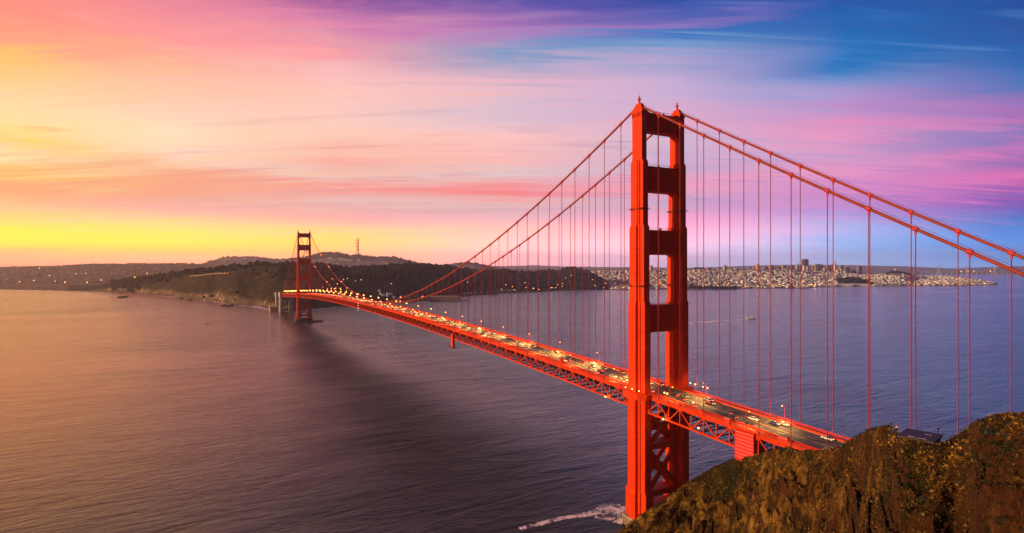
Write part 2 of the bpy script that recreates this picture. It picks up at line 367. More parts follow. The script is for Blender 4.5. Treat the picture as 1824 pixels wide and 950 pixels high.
def _vn(x, y):
    xi = np.floor(x).astype(int); yi = np.floor(y).astype(int); fx = x - xi; fy = y - yi
    fx = fx * fx * (3 - 2 * fx); fy = fy * fy * (3 - 2 * fy)
    g = lambda a, b: _T[a & 255, b & 255]
    return (g(xi, yi) * (1 - fx) + g(xi + 1, yi) * fx) * (1 - fy) + (g(xi, yi + 1) * (1 - fx) + g(xi + 1, yi + 1) * fx) * fy
def ridge_z(px, D, key, sh):
    pts = RIDGES[key]; Dr = interp(px, pts, 1); zr = CAM[2] - (interp(px, pts, 2) - HOR) * Dr / F
    x0, x1 = pts[0][0], pts[-1][0]; edge = 60.0 if key != 'fm' else 10.0
    fade = np.clip((px - x0 + edge) / edge, 0, 1) * np.clip((x1 + edge - px) / edge, 0, 1)
    zr = np.maximum(zr, 0) * fade
    if key == 'forest':
        wf = np.maximum(Dr - sh - 10, 200); t = np.clip((Dr - D) / wf, 0, 1); f = np.where(D < Dr, np.cos(t * np.pi / 2) ** .8, np.clip(1 - (D - Dr) / 900, 0, 1))
        f = np.where(px > 640, np.where(D < Dr, np.cos(t * np.pi / 2) ** (.8 + np.clip((px - 640) / 150, 0, 1) * 1.2), f), f)
    elif key == 'mid':
        wf = np.maximum(Dr - sh - 250, 400); t = np.clip((Dr - D) / wf, 0, 1); f = np.where(D < Dr, (1 - t) ** 1.25, np.clip(1 - (D - Dr) / 2500, 0, 1))
    elif key == 'fm':
        f = np.clip(1 - np.abs(D - Dr) / 260, 0, 1) ** .6
    elif key == 'eastbay':
        f = np.clip(1 - np.abs(D - Dr) / 4500, 0, 1)
    else:
        t = np.clip(np.abs(D - Dr) / 2200, 0, 1); f = .5 + .5 * np.cos(t * np.pi)
    return zr * f
def land_z(px, D, detail=True):
    px = np.asarray(px, float); D = np.asarray(D, float)
    sh = shore_D(px)
    d = D - sh
    base = np.where(d > 0, 1.5 + np.clip(d * .012, 0, 26), -8 + np.clip(-d, 0, 0))
    base = np.where(d <= 0, np.maximum(d * .06, -8.0), base)
    bk = interp(px, BACK); strip = (px > 1600) & (px < 1790)
    base = np.where(strip & (D > bk) & (D < 10400), -8, base)
    z = base
    for k in RIDGES:
        r = ridge_z(px, D, k, sh)
        if k == 'mid': r = np.where(strip & (D > bk), 0, r)
        z = np.where((d > 0) & (base > 0), np.maximum(z, r), z)
    if detail:
        r = (px - 912) / F * D
        n = fbm(r + 5000, D, 1 / 260., 4) - .5
        amp = np.clip(z, 0, 80) * .16 * np.where(np.abs(px - 400) < 120, 1.6, 1)
        # crests stay put: less detail where the ground is near its ridge height
        n2 = fbm(r + D * .7 + 800, D * .35, 1 / 70., 4) - .5
        z = np.where(z > 3, z + n * amp + n2 * np.clip(z - 3, 0, 45) * .75 * (D < 4600) * (px < 1050), z)
    return z
def land_kind(px, D, z):
    """0 urban, 1 forest, 2 scrub bluff, 3 lawn, 4 far hills"""
    sh = shore_D(px); k = np.zeros(np.shape(px))
    fr = RIDGES['forest']; inf = (px > 120) & (px < 1085) & (D < interp(px, fr, 1) + 500)
    k = np.where(inf, 1, k)
    k = np.where((px > 250) & (px < 500) & (D < interp(px, fr, 1) - 120), 2, k)
    k = np.where((px > 500) & (px < 720) & (D < sh + 330), 2, k)
    k = np.where((px > 720) & (px < 980) & (D < sh + 150), 3, k)
    k = np.where((px > 360) & (px < 760) & (D > 7000), 4, k)
    k = np.where((px > 795) & (px < 880) & (D > 6000) & (z > 90), 4, k)
    k = np.where((px < 400) & (k == 0), 6, k)
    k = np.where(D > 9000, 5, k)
    return k
def grid_mesh(name, X, Y, Z, mats, colattr=None, smooth=True):
    nr, nc = X.shape
    v = np.stack([X, Y, Z], -1).reshape(-1, 3)
    i = np.arange(nr * nc).reshape(nr, nc)
    q = np.stack([i[:-1, :-1], i[:-1, 1:], i[1:, 1:], i[1:, :-1]], -1).reshape(-1, 4)
    me = bpy.data.meshes.new(name)
    me.vertices.add(len(v)); me.vertices.foreach_set('co', v.astype(np.float32).ravel())
    me.loops.add(q.size); me.loops.foreach_set('vertex_index', q.astype(np.int32).ravel())
    me.polygons.add(len(q)); me.polygons.foreach_set('loop_start', np.arange(0, q.size, 4, dtype=np.int32))
    me.update(calc_edges=True); me.validate()
    if smooth: me.polygons.foreach_set('use_smooth', [True] * len(me.polygons))
    for m in mats: me.materials.append(m)
    if colattr is not None:
        a = me.color_attributes.new('cover', 'FLOAT_COLOR', 'POINT'); a.data.foreach_set('color', colattr.astype(np.float32).reshape(-1))
    return me
def land_mat():
    m = bpy.data.materials.new('far_land'); m.use_nodes = True; b = NB(m.node_tree); p = m.node_tree.nodes['Principled BSDF']
    a = b.n('ShaderNodeAttribute', attribute_name='cover'); tc = b.n('ShaderNodeTexCoord')
    n = b.noise(tc.outputs['Object'], .012, 7, .65).outputs[0]
    n2 = b.noise(tc.outputs['Object'], .022, 7, .7, 1.0).outputs[0]
    c = b.mix(b.mr(n, .35, .68, 0, .75), a.outputs['Color'], b.mix(1.0, a.outputs['Color'], (.45, .42, .40, 1), 'MULTIPLY'))
    c = b.mix(b.mr(n2, .54, .63, 0, .8), c, b.mix(1.0, a.outputs['Color'], (5.0, 4.3, 2.4, 1), 'MULTIPLY'))
    b.l(c, p.inputs['Base Color']); p.inputs['Roughness'].default_value = .95; p.inputs['Specular IOR Level'].default_value = .1
    return m
M['land'] = land_mat()
pxs = np.arange(-420, 2260, 4.0); Ds = np.concatenate([np.arange(1500, 4600, 9.0), np.geomspace(4620, 21000, 100)])
PX, DD = np.meshgrid(pxs, Ds)
ZZ = land_z(PX, DD); KK = land_kind(PX, DD, ZZ)
cv = np.zeros(PX.shape + (4,)); cv[..., 3] = 1
for k, c in {0: (.21, .195, .20), 6: (.13, .085, .06), 5: (.15, .19, .23), 1: (.012, .012, .009), 2: (.022, .020, .009), 3: (.050, .095, .022), 4: (.060, .055, .055)}.items(): cv[KK == k, :3] = c  # farthest hills have some blue haze painted into their colour
sand = (ZZ > 0) & (DD - shore_D(PX) < 45) & (PX < 560); cv[sand, :3] = (.13, .10, .075)
rr = (PX - 912) / F * DD; s_, c_ = math.sin(YAW), math.cos(YAW)
GX = CAM[0] + DD * s_ + rr * c_; GY = CAM[1] + DD * c_ - rr * s_
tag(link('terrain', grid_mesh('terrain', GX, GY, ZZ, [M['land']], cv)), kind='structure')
def ground(px, D): return float(land_z(np.array([px]), np.array([D]))[0])

# forest canopy on the far hills: reads as one dark mass
def canopy_mat():
    m = bpy.data.materials.new('dark_canopy'); m.use_nodes = True; b = NB(m.node_tree); p = m.node_tree.nodes['Principled BSDF']
    tc = b.n('ShaderNodeTexCoord'); n = b.noise(tc.outputs['Object'], .03, 6, .65).outputs[0]
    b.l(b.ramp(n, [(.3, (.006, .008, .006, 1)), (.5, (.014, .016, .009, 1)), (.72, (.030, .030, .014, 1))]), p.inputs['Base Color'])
    p.inputs['Roughness'].default_value = .95; p.inputs['Specular IOR Level'].default_value = .05
    return m
M['canopy'] = canopy_mat()
def scatter_blobs(name, pts, rmin, rmax, material, flat=.85):
    vs0, fs0 = ico(1, 1); vs0 = np.array(vs0); fs0 = np.array(fs0); n = len(pts)
    V = []; Fc = []
    for i, (x, y, z) in enumerate(pts):
        r = random.uniform(rmin, rmax); s = vs0 * (1 + RNG.uniform(-.28, .28, (len(vs0), 1))) * np.array([r, r, r * random.uniform(.8, 1.25) * flat]) + np.array([x, y, z + r * .45])
        V.append(s); Fc.append(fs0 + i * len(vs0))
    me = bpy.data.meshes.new(name); me.from_pydata(np.concatenate(V).tolist(), [], np.concatenate(Fc).tolist()); me.materials.append(material); me.update()
    return link(name, me)
pts = []
while len(pts) < 6500:
    px = random.uniform(200, 1075); D = random.uniform(1700, 4500)
    z = ground(px, D); k = float(land_kind(np.array([px]), np.array([D]), np.array([z]))[0])
    if z < 6 or k != 1: continue
    if 655 < px < 712 and D < 2350: continue
    pts.append(at(px, D, z))
bl = []
for _ in range(900):                                    # scattered bushes and trees on the bluff west of the bridge
    px = random.uniform(260, 720); D = random.uniform(1750, 3000); z = ground(px, D)
    if z > 8 and random.random() < .35 + .5 * math.sin(px * .05 + D * .012): bl.append(at(px, D, z - 1))
tag(scatter_blobs('bluff_bushes', bl, 4, 10, M['canopy'], .8), 'dark bushes dotted over the bluff beside the far tower', 'bushes', kind='stuff')
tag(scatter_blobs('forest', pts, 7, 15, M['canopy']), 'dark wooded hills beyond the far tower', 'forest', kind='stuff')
pts = []
for _ in range(420):
    px = random.uniform(1060, 1640); D = random.uniform(3600, 6100)
    if D < shore_D(np.array([px]))[0] + 60: continue
    pts.append(at(px, D, ground(px, D)))
for _ in range(260):                                    # dark tree-covered point and hilltops in the city
    px = random.uniform(1492, 1556); D = random.uniform(4180, 4560); z = ground(px, D)
    if z > 6: pts.append(at(px, D, z))
for _ in range(110): px = random.gauss(1592, 9); D = random.uniform(5480, 5600); pts.append(at(px, D, ground(px, D)))
for _ in range(90): px = random.gauss(1612, 6); D = random.uniform(5450, 5560); pts.append(at(px, D, ground(px, D) + 6))
for _ in range(60): px = random.gauss(1243, 5); D = random.uniform(5900, 6000); pts.append(at(px, D, ground(px, D) + 8))
for _ in range(140): px = random.uniform(1225, 1310); D = random.uniform(3560, 3700); pts.append(at(px, D, max(2, ground(px, D))))
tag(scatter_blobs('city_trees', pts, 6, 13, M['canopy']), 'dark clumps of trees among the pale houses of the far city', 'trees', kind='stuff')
pts = []
for _ in range(500):
    px = random.uniform(380, 740); D = random.uniform(7000, 7800); z = ground(px, D)
    if z > 120: pts.append(at(px, D, z))
tag(scatter_blobs('hilltop_trees', pts, 7, 14, M['canopy'], .6), 'trees along the hazy ridge under the antenna mast', 'trees', kind='stuff')

# ------------------------------------------------------------------ the bridge
H = 13.7; SP = 1280.0; T0 = 1.3; TS = 1281.3
bridge = empty('suspension_bridge', (0, 0, 0))
tag(bridge, 'long orange-red suspension bridge with two portal towers crossing the strait', 'bridge')
def cable_z(y):
    if y < T0: s = T0 - y; return 227.6 - .570 * s + 1.63e-4 * s * s
    if y > TS: s = y - TS; return 227.6 - .570 * s + 1.63e-4 * s * s
    return 86.5 + 141.1 * ((y - (T0 + TS) / 2) / 640.0) ** 2
def rail_z(y):
    if y < T0: return 73.6 - (T0 - y) * .043
    if y > TS: return 73.6 - (y - TS) * .043
    return 87.0 - 13.4 * ((y - (T0 + TS) / 2) / 640.0) ** 2
Y0, Y1 = -150.0, 1900.0
STN = [Y0 + i * (Y1 - Y0) / 134 for i in range(135)]
def sweep(name, sections, material, parent, ys=STN):
    """sections: rectangles (x0, x1, dz0, dz1) carried along the deck's curve"""
    m = MB()
    for x0, x1, a, c in sections:
        n = len(ys); vs = []; fs = []
        for y in ys:
            z = rail_z(y); vs += [(x0, y, z + a), (x1, y, z + a), (x1, y, z + c), (x0, y, z + c)]
        for i in range(n - 1):
            for k in range(4):
                A = i * 4 + k; B = i * 4 + (k + 1) % 4; fs.append((A, A + 4, B + 4, B))
        fs += [(0, 1, 2, 3), tuple((n - 1) * 4 + k for k in (3, 2, 1, 0))]
        m.add(vs, fs)
    return m.build(name, material, parent)
deck = empty('deck'); deck.parent = bridge
sweep('roadway', [(-9.6, 9.6, -2.0, -1.55)], M['asphalt'], deck)
for sx in (-1, 1):
    a, c = sorted((sx * 9.62, sx * 13.3)); sweep('sidewalk', [(a, c, -2.1, -1.25)], M['sidewalk'], deck)
    a, c = sorted((sx * 9.62, sx * 10.0)); sweep('kerb_barrier', [(a, c, -1.247, -.45)], M['steel'], deck)
lines = MB()
for x, dash in ((-6.1, 1), (-3.0, 1), (3.0, 1), (6.1, 1)):
    y = Y0 + 5
    while y < 700:
        for wv in (0,):
            z0 = rail_z(y) - 1.546; z1 = rail_z(y + 3.5) - 1.546
            lines.add([(x - .09, y, z0), (x + .09, y, z0), (x + .09, y + 3.5, z1), (x - .09, y + 3.5, z1)], [(0, 1, 2, 3)])
        y += 11
tag(lines.build('lane_dashes', M['white'], deck), kind='stuff')
cl = MB()
for x in (-.32, .32):
    for a, c in zip(STN[:-1], STN[1:]):
        z0 = rail_z(a) - 1.546; z1 = rail_z(c) - 1.546
        cl.add([(x - .13, a, z0), (x + .13, a, z0), (x + .13, c, z1), (x - .13, c, z1)], [(0, 1, 2, 3)])
cl.build('centre_line', M['yellow'], deck)
# outer railings: rail, mid rail, posts
for sx in (-1, 1):
    m = MB(); x = sx * 13.45
    for a, c in zip(STN[:-1], STN[1:]):
        for dz, hh in ((-.06, .14), (-.62, .10), (-1.12, .12)):
            m.beam((x, a, rail_z(a) + dz), (x, c, rail_z(c) + dz), .12, hh)
    y = Y0
    while y < 1640:
        z = rail_z(y); m.box((x - .1, y - .12, z - 1.25), (x + .1, y + .12, z + .02))
        if y < 520:                                                     # pickets, near half only
            for k in range(1, 13): m.box((x - .03, y + k * .293 - .06, z - 1.1), (x + .03, y + k * .293 + .06, z - .12))
        y += 3.81
    m.build('railing', M['steel'], deck)
# stiffening truss
truss = empty('stiffening_truss'); truss.parent = bridge
TY = [y for y in STN if y <= 1640]
for sx in (-1, 1):
    a, c = sorted((sx * 13.35, sx * 14.15)); sweep('top_chord', [(a, c, -3.15, -2.2)], M['steel'], truss, TY)
    a, c = sorted((sx * 13.35, sx * 14.15)); sweep('bottom_chord', [(a, c, -11.0, -10.1)], M['steel'], truss, TY)
    a, c = sorted((sx * 13.36, sx * 13.72)); sweep('fascia', [(a, c, -2.19, -1.35)], M['steel'], truss, TY)
P = 15.24
def web(sx, y, kind):
    """one web member of the side truss starting at panel point y"""
    m = MB(); x = sx * 13.75; z = rail_z
    if kind == 'v': m.beam((x, y, z(y) - 10.2), (x, y, z(y) - 3.1), .5, .42)
    if kind == 'd': m.beam((x, y, z(y) - 3.0), (x, y + P / 2, z(y + P / 2) - 10.3), .55, .55)
    if kind == 'u': m.beam((x, y, z(y) - 10.3), (x, y + P / 2, z(y + P / 2) - 3.0), .55, .55)
    return m
members = []
for sx in (-1, 1):
    for k in range(-9, 106):
        y = 4.08 + k * P if k >= 0 else 1.64 + k * P
        if y > 1615: break
        if k == 0 or k == -1: pass
        members += [(sx, y, 'd', k), (sx, y + P / 2, 'u', k), (sx, y, 'v', k), (sx, y + P / 2, 'v', k)]
near = [q for q in members if q[0] == -1]
near.sort(key=lambda q: abs(q[1] + 30))
for nm, kinds in (('diagonal', 'du'), ('vertical', 'v')):
    lst = [q for q in near if q[2] in kinds]
    for q in lst[:100]: web(*q[:3]).build(nm, M['steel'], truss)
    rest = MB()
    for q in lst[100:] + [q for q in members if q[0] == 1 and q[2] in kinds]:
        t = web(*q[:3]); rest.add(t.v, t.f)
    tag(rest.build(nm + '_group', M['steel'], truss), kind='stuff')
m = MB()
for k in range(-18, 211):                                            # floor beams and lateral bracing under the deck
    y = 4.08 + k * P / 2; z = rail_z(y)
    if y > 1615: break
    m.beam((-13.3, y, z - 3.4), (13.3, y, z - 3.4), .4, 1.6)
    m.beam((-13.3, y, z - 10.5), (13.3, y, z - 10.5), .4, .6)
    if y < 700:
        m.beam((-13.3, y, z - 10.5), (13.3, y + P / 2, rail_z(y + P / 2) - 10.5), .4, .4)
        m.beam((-13.3, y, z - 4.2), (0, y, z - 10.2), .35, .35); m.beam((13.3, y, z - 4.2), (0, y, z - 10.2), .35, .35)
for x in (-7.5, -2.5, 2.5, 7.5):
    for a, c in zip(TY[:-1], TY[1:]): m.beam((x, a, rail_z(a) - 2.4), (x, c, rail_z(c) - 2.4), .4, .75)
tag(m.build('floor_framing', mat('shaded_steel', (.16, .018, .006), .7, var=.3, nscale=.3), truss), kind='stuff')  # steel darkened: shade inside the truss put into its colour

# towers
def cross(xs, ys):
    """stepped (cruciform) plan of a cellular leg: xs rising, ys falling"""
    q = []
    for i, (x, y) in enumerate(zip(xs, ys)):
        q.append((x, y))
        if i + 1 < len(xs): q.append((x, ys[i + 1]))
    q = [(x, y) for x, y in q]
    q1 = q                                             # first quadrant from long-y side to long-x side
    a = [(x, y) for x, y in q1]
    b_ = [(x, -y) for x, y in reversed(q1)]
    c = [(-x, -y) for x, y in q1]
    d = [(-x, y) for x, y in reversed(q1)]
    return (a + b_ + c + d)[::-1]
TIERS = [  # z0, z1, half widths (x), half lengths (y)
    (2.5, 20.0, (2.65, 3.3, 5.0), (8.2, 4.2, 2.3)),
    (20.0, 73.0, (2.15, 2.75, 4.35), (7.0, 3.5, 1.75)),
    (73.0, 121.5, (2.0, 2.6, 4.1), (6.7, 3.3, 1.65)),
    (121.5, 162.5, (1.9, 2.45, 3.5), (5.9, 2.9, 1.45)),
    (162.5, 197.5, (1.75, 2.25, 2.7), (5.0, 2.3, 1.2)),
    (197.5, 224.0, (1.62,), (3.95,)),
]
def offset(poly, d):
    return [(x + math.copysign(d, x), y + math.copysign(d, y)) for x, y in poly]
def leg_mesh(cx, ty):
    m = MB()
    for z0, z1, xs, ys in TIERS:
        po = [(cx + x, ty + y) for x, y in cross(xs, ys)]
        m.prism(po, z0, z1 - 1.4)
        m.prism(po, z1 - 1.397, z1, k=.91, c=(cx, ty))
    # narrow dark slot on the top tier and inspection bands
    return m
def tower(ty, full):
    t = empty('tower', (0, 0, 0)); t.parent = bridge
    for sx in (-1, 1):
        cx = sx * H
        leg = leg_mesh(cx, ty).build('leg', M['steel'], t)
        b_ = MB()
        for z, (hx, hy) in ((171.0, (2.95, 5.3)), (129.5, (3.8, 6.25)), (209.5, (0, 0))):
            if hx: 
                for dz in (0, .55): b_.box((cx - hx - .2, ty - hy - .2, z + dz), (cx + hx + .2, ty + hy + .2, z + dz + .10))
        b_.build('inspection_walk', M['cable'], t)
        # saddle housing
        s = MB()
        s.prism([(cx - 1.9, ty - 4.3), (cx + 1.9, ty - 4.3), (cx + 1.9, ty + 4.3), (cx - 1.9, ty + 4.3)], 223.2, 224.9)
        s.prism([(cx - 1.7, ty - 4.0), (cx + 1.7, ty - 4.0), (cx + 1.7, ty + 4.0), (cx - 1.7, ty + 4.0)], 224.9, 228.3, k=.45, c=(cx, ty))
        for k in range(9): s.box((cx - 1.98, ty - 4.2 + k * .98, 221.2), (cx - 1.62, ty - 3.85 + k * .98, 223.2))
        s.build('saddle_housing', M['steel'], t)
        h = MB()
        h.tube([(cx, ty, 228.2), (cx, ty, 230.6)], .62, 8)
        h.tube([(cx, ty, 230.6), (cx, ty, 230.8)], 1.05, 10)
        for k in range(6):
            a = k * math.pi / 3; h.tube([(cx + .95 * math.cos(a), ty + .95 * math.sin(a), 230.8), (cx + .95 * math.cos(a), ty + .95 * math.sin(a), 232.0)], .05, 5)
        h.tube([(cx, ty, 230.8), (cx, ty, 232.6)], [.38, .3], 8)
        h.tube([(cx, ty, 232.6), (cx, ty, 234.0)], .05, 5)
        h.build('beacon', M['steel'], t)
    # portal struts with stepped corner brackets
    for z0, z1, br, yh, xin in ((213.4, 223.6, 3.2, 2.5, 1.62), (180.8, 194.6, 3.6, 2.9, 1.75), (146.6, 160.0, 4.0, 3.3, 1.9), (104.6, 119.2, 4.6, 3.7, 2.0)):
        xi = H - xin - .02
        n = 5; left = []
        prof = [(br * (1 - math.cos(math.pi / 2 * k / n)), br * (1 - math.sin(math.pi / 2 * k / n)) - br) for k in range(n + 1)]
        # lower edge: from the leg, step in and up
        low = []
        for k in range(n):
            a0 = math.pi / 2 * k / n; a1 = math.pi / 2 * (k + 1) / n
            x0 = br * (1 - math.cos(a0)); x1 = br * (1 - math.cos(a1)); za = -br * 1.5 * (1 - math.sin(a0)); zb = -br * 1.5 * (1 - math.sin(a1))
            low += [(x0, za), (x0 + (x1 - x0) * .25, zb)]
        low.append((br, 0))
        up = [(0, 2.0), (.55, 1.2), (.6, .8), (1.5, .4), (1.6, 0)]
        top_extra = 0 if z1 > 220 else 1
        poly = [(-xi + a, z0 + c) for a, c in low] + [(xi - a, z0 + c) for a, c in reversed(low)]
        if top_extra: poly += [(xi - a, z1 + c) for a, c in up] + [(-xi + a, z1 + c) for a, c in reversed(up)]
        else: poly += [(xi, z1 + 1.0), (xi - 3, z1 + .6), (xi - 3.2, z1), (-xi + 3.2, z1), (-xi + 3, z1 + .6), (-xi, z1 + 1.0)]
        m = MB(); m.xz(poly, ty - yh, ty + yh)
        nr = 26
        for k in range(nr):                              # vertical fluting
            x = -xi + 1.6 + (2 * xi - 3.2) * (k + .5) / nr
            for s in (-1, 1):
                y0, y1 = sorted((ty + s * (yh + .003), ty + s * (yh + .26)))
                m.box((x - .17, y0, z0 + .9), (x + .17, y1, z1 - .9))
        for zz in (z0 + .05, z1 - .85):
            for s in (-1, 1):
                y0, y1 = sorted((ty + s * (yh + .003), ty + s * (yh + .34)))
                m.box((-xi + br + .1, y0, zz), (xi - br - .1, y1, zz + .8))
        m.build('portal_strut', M['steel'], t)
        if z1 < 220 or True:
            g = MB()
            for k in range(14):
                x = -xi + 2 + (2 * xi - 4) * k / 13; g.box((x - .06, ty - yh + .1, z1), (x + .06, ty - yh + .2, z1 + 1.2))
            g.beam((-xi + 2, ty - yh + .15, z1 + 1.2), (xi - 2, ty - yh + .15, z1 + 1.2), .1)
            for k in range(3 if z1 > 220 else 1):
                x = random.uniform(-7, 7); g.box((x - .35, ty - yh + .6, z1), (x + .35, ty - yh + 1.2, z1 + random.uniform(.9, 1.5)))
            g.build('strut_parapet', M['cable'], t)
    # bracing below the deck
    xi = H - 2.3
    m = MB()
    for za, zb in ((61.5, 42.6), (42.6, 17.5)):
        for yy in (-3.4, 3.4):
            m.beam((-xi, ty + yy, za), (xi, ty + yy + .02, zb), 1.5, 2.3); m.beam((-xi, ty + yy + .4, zb), (xi, ty + yy + .42, za), 1.5, 2.3)
            zc = (za + zb) / 2; m.prism([(-2.6, ty + yy - .95), (2.6, ty + yy - .95), (2.6, ty + yy + 1.4), (-2.6, ty + yy + 1.4)], zc - 2.8, zc + 2.8)
    m.build('cross_bracing', M['steel'], t)
    for z0, z1 in ((40.9, 44.2), (15.6, 18.9), (7.6, 10.6)):
        m = MB(); m.box((-xi, ty - 3.9, z0), (xi, ty + 4.3, z1)); m.build('horizontal_strut', M['steel'], t)
    # walkway collars round the legs at deck level
    for sx in (-1, 1):
        m = MB(); cx = sx * H; z = 71.2
        xo = cx + sx * 6.6; xn = cx + sx * 1.2
        ring = [(xo, ty - 6.0), (xo, ty + 6.0), (cx + sx * 3.4, ty + 9.6), (cx - sx * .2, ty + 9.6), (cx - sx * .2, ty - 9.6), (cx + sx * 3.4, ty - 9.6)]
        if sx > 0: ring = ring[::-1]
        m.prism(ring, z - .5, z + 1.45)
        m.prism([(cx + (x - cx) * .97, ty + (y - ty) * .97) for x, y in ring], z - 1.7, z - .503)
        m.build('walkway_collar', M['steel'], t)
    return t
tower(T0, True); tower(TS, False)

# main cables
for sx in (-1, 1):
    ys = [-330 + i * 9.5 for i in range(36)] + [T0] + [T0 + 640 * 2 * i / 120 for i in range(1, 121)] + [TS + 340 * i / 24 for i in range(1, 25)]
    ys = sorted(set(round(y, 3) for y in ys))
    c = MB(); c.tube([(sx * H, y, cable_z(y)) for y in ys], .56, 10)
    cab = c.build('main_cable', M['cable'], bridge, smooth=True)
    hr = MB()
    for off in (-.45, .45): hr.tube([(sx * H + off, y, cable_z(y) + 1.25) for y in ys if y < 420], .035, 4)
    hr.build('hand_rope', M['cable'], cab)

# suspenders: band on the cable, sockets, rope pairs
S1 = 15.24
def suspender(m, sx, y):
    x = sx * H; z1 = cable_z(y); z0 = rail_z(y) - 2.3
    sl = (cable_z(y + .5) - cable_z(y - .5))
    d = Vector((0, 1, sl)).normalized() * .75
    p = Vector((x, y, z1))
    m.tube([p - d, p + d], .80, 10)
    m.box((x - .2, y - .34, z1 - 1.9), (x + .2, y + .34, z1 - .7))
    for dx in (-.17, .17):
        m.tube([(x + dx, y, z1 - 1.7), (x + dx, y, z0)], .09, 6)
    if y < 300:
        for dy in (-.5, .5): m.tube([(x - .45, y + dy, z1), (x - .45, y + dy, z1 + 1.3)], .05, 4)
        m.box((x - .34, y - .2, z0 - .2), (x + .34, y + .2, z0 + 1.6))
allsus = []
for sx in (-1, 1):
    for k in range(1, 12): allsus.append((sx, T0 + .3 - k * S1))
    for k in range(1, 84): allsus.append((sx, T0 + .3 + k * S1))
    for k in range(1, 22): allsus.append((sx, TS + k * S1))
allsus = [q for q in allsus if q[1] > -175 and q[1] < 1600 and abs(q[1] - TS) > 8]
allsus.sort(key=lambda q: math.hypot(q[1] - CAM[1], q[0] * H - CAM[0]))
for q in allsus[:100]:
    m = MB(); suspender(m, *q); m.build('suspender', M['suspender'], bridge)
m = MB()
for q in allsus[100:]: suspender(m, *q)
tag(m.build('suspender_group', M['suspender'], bridge), kind='stuff')
# red obstruction lights on the cables and white navigation lights under midspan
m = MB()
for sx in (-1, 1):
    for y in (430, 520, 760, 900, 1030, 1120, 1200): m.add([(sx * H + a * .7, y + b_ * .7, cable_z(y) + 1.4 + c * .7) for a, b_, c in ico(1)[0]], ico(1)[1])
m.build('obstruction_light', M['redglow'], bridge)
m = MB()
for k in range(4): m.add([(-14.6 + a * .42, 642 + b_ * .42, rail_z(642) - 3 - 3.4 * k + c * .42) for a, b_, c in ico(1)[0]], ico(1)[1])
m.build('navigation_light', M['whiteglow'], bridge)

# piers
def pier_near():
    m = MB()
    for sx in (-1, 1):
        cx = sx * H
        po = [(cx + x, T0 + y) for x, y in [(-6.0, -7), (-4.2, -10), (4.2, -10), (6.0, -7), (6.0, 7), (4.2, 10), (-4.2, 10), (-6.0, 7)]]
        m.prism(po, -6, 4.6, k=.93, c=(cx, T0))
        for k in range(-5, 6):
            m.box((cx - 6.25 if sx < 0 else cx + 5.6, T0 + k * 1.25 - .3, -4), (cx - 5.6 if sx < 0 else cx + 6.25, T0 + k * 1.25 + .3, 3.9))
    m.box((-9.2, T0 - 5, -6), (9.2, T0 + 5, 3.2))
    o = m.build('tower_pier', M['concrete'], bridge)
pier_near()
m = MB()
for sx in (-1, 1):
    cx = sx * H; m.prism([(cx + x, TS + y) for x, y in [(-7, -9), (7, -9), (7, 9), (-7, 9)]], -4, 9.5, k=.9, c=(cx, TS))
m.box((-7, TS - 7.5, -4), (7, TS + 7.5, 8.5))
m.build('tower_pier', mat('dark_pier', (.17, .075, .045), .9, var=.3, nscale=.1), bridge)
m = MB()
el = [(46 * math.cos(t), TS + 26 * math.sin(t)) for t in [2 * math.pi * k / 36 for k in range(36)]]
m.prism(el, -4, 3.0); o = m.build('pier_fender', mat('fender_concrete', (.10, .085, .07), .95, var=.3, nscale=.05), bridge)

# aviation beacons glow faintly red
# concrete pylons of the southern approach
def pylon(y, label, dy):
    p = empty('approach_pylon', (0, y, 0)); tag(p, label, 'pylon')
    zt = rail_z(y) - 11.2
    for sx in (-1, 1):
        m = MB(); x = sx * 14.5
        for k in (-1, 1): m.obox((x, k * dy * .32, -2), (9.5, dy * .34, zt + 2), taper=.96)
        m.build('shaft', M['pylon'], p)
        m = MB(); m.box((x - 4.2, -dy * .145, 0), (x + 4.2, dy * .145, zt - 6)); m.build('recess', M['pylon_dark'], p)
        m = MB(); m.box((x - 5.4, -dy * .55, zt), (x + 5.4, dy * .55, zt + 3.0)); m.build('cap', M['pylon'], p)
        m = MB(); m.obox((sx * 17.5, 0, zt + 3), (6, dy * .9, 12), taper=.94); m.build('upper_shaft', M['pylon'], p)
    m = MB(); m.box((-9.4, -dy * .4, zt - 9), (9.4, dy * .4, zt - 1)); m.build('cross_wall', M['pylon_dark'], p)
    return p
pylon(1640, 'pale concrete pylon with dark recess carrying the deck behind the far tower', 38)
pylon(1745, 'second concrete pylon nearer the wooded shore at the bridge end', 30)
b_ = empty('brick_fort', (-26, 1700, 2)); tag(b_, 'low pale block at the water edge left of the approach pylons', 'fort')
m = MB(); m.box((-16, -20, -3), (16, 16, 13)); m.build('wall', mat('fort_wall', (.40, .30, .22), .9, var=.3, nscale=.1), b_)
m = MB()
for k in range(5): m.box((-16.15, -16 + k * 6.5, 5), (-15.9, -13.5 + k * 6.5, 8))
m.build('embrasure', M['dark'], b_)

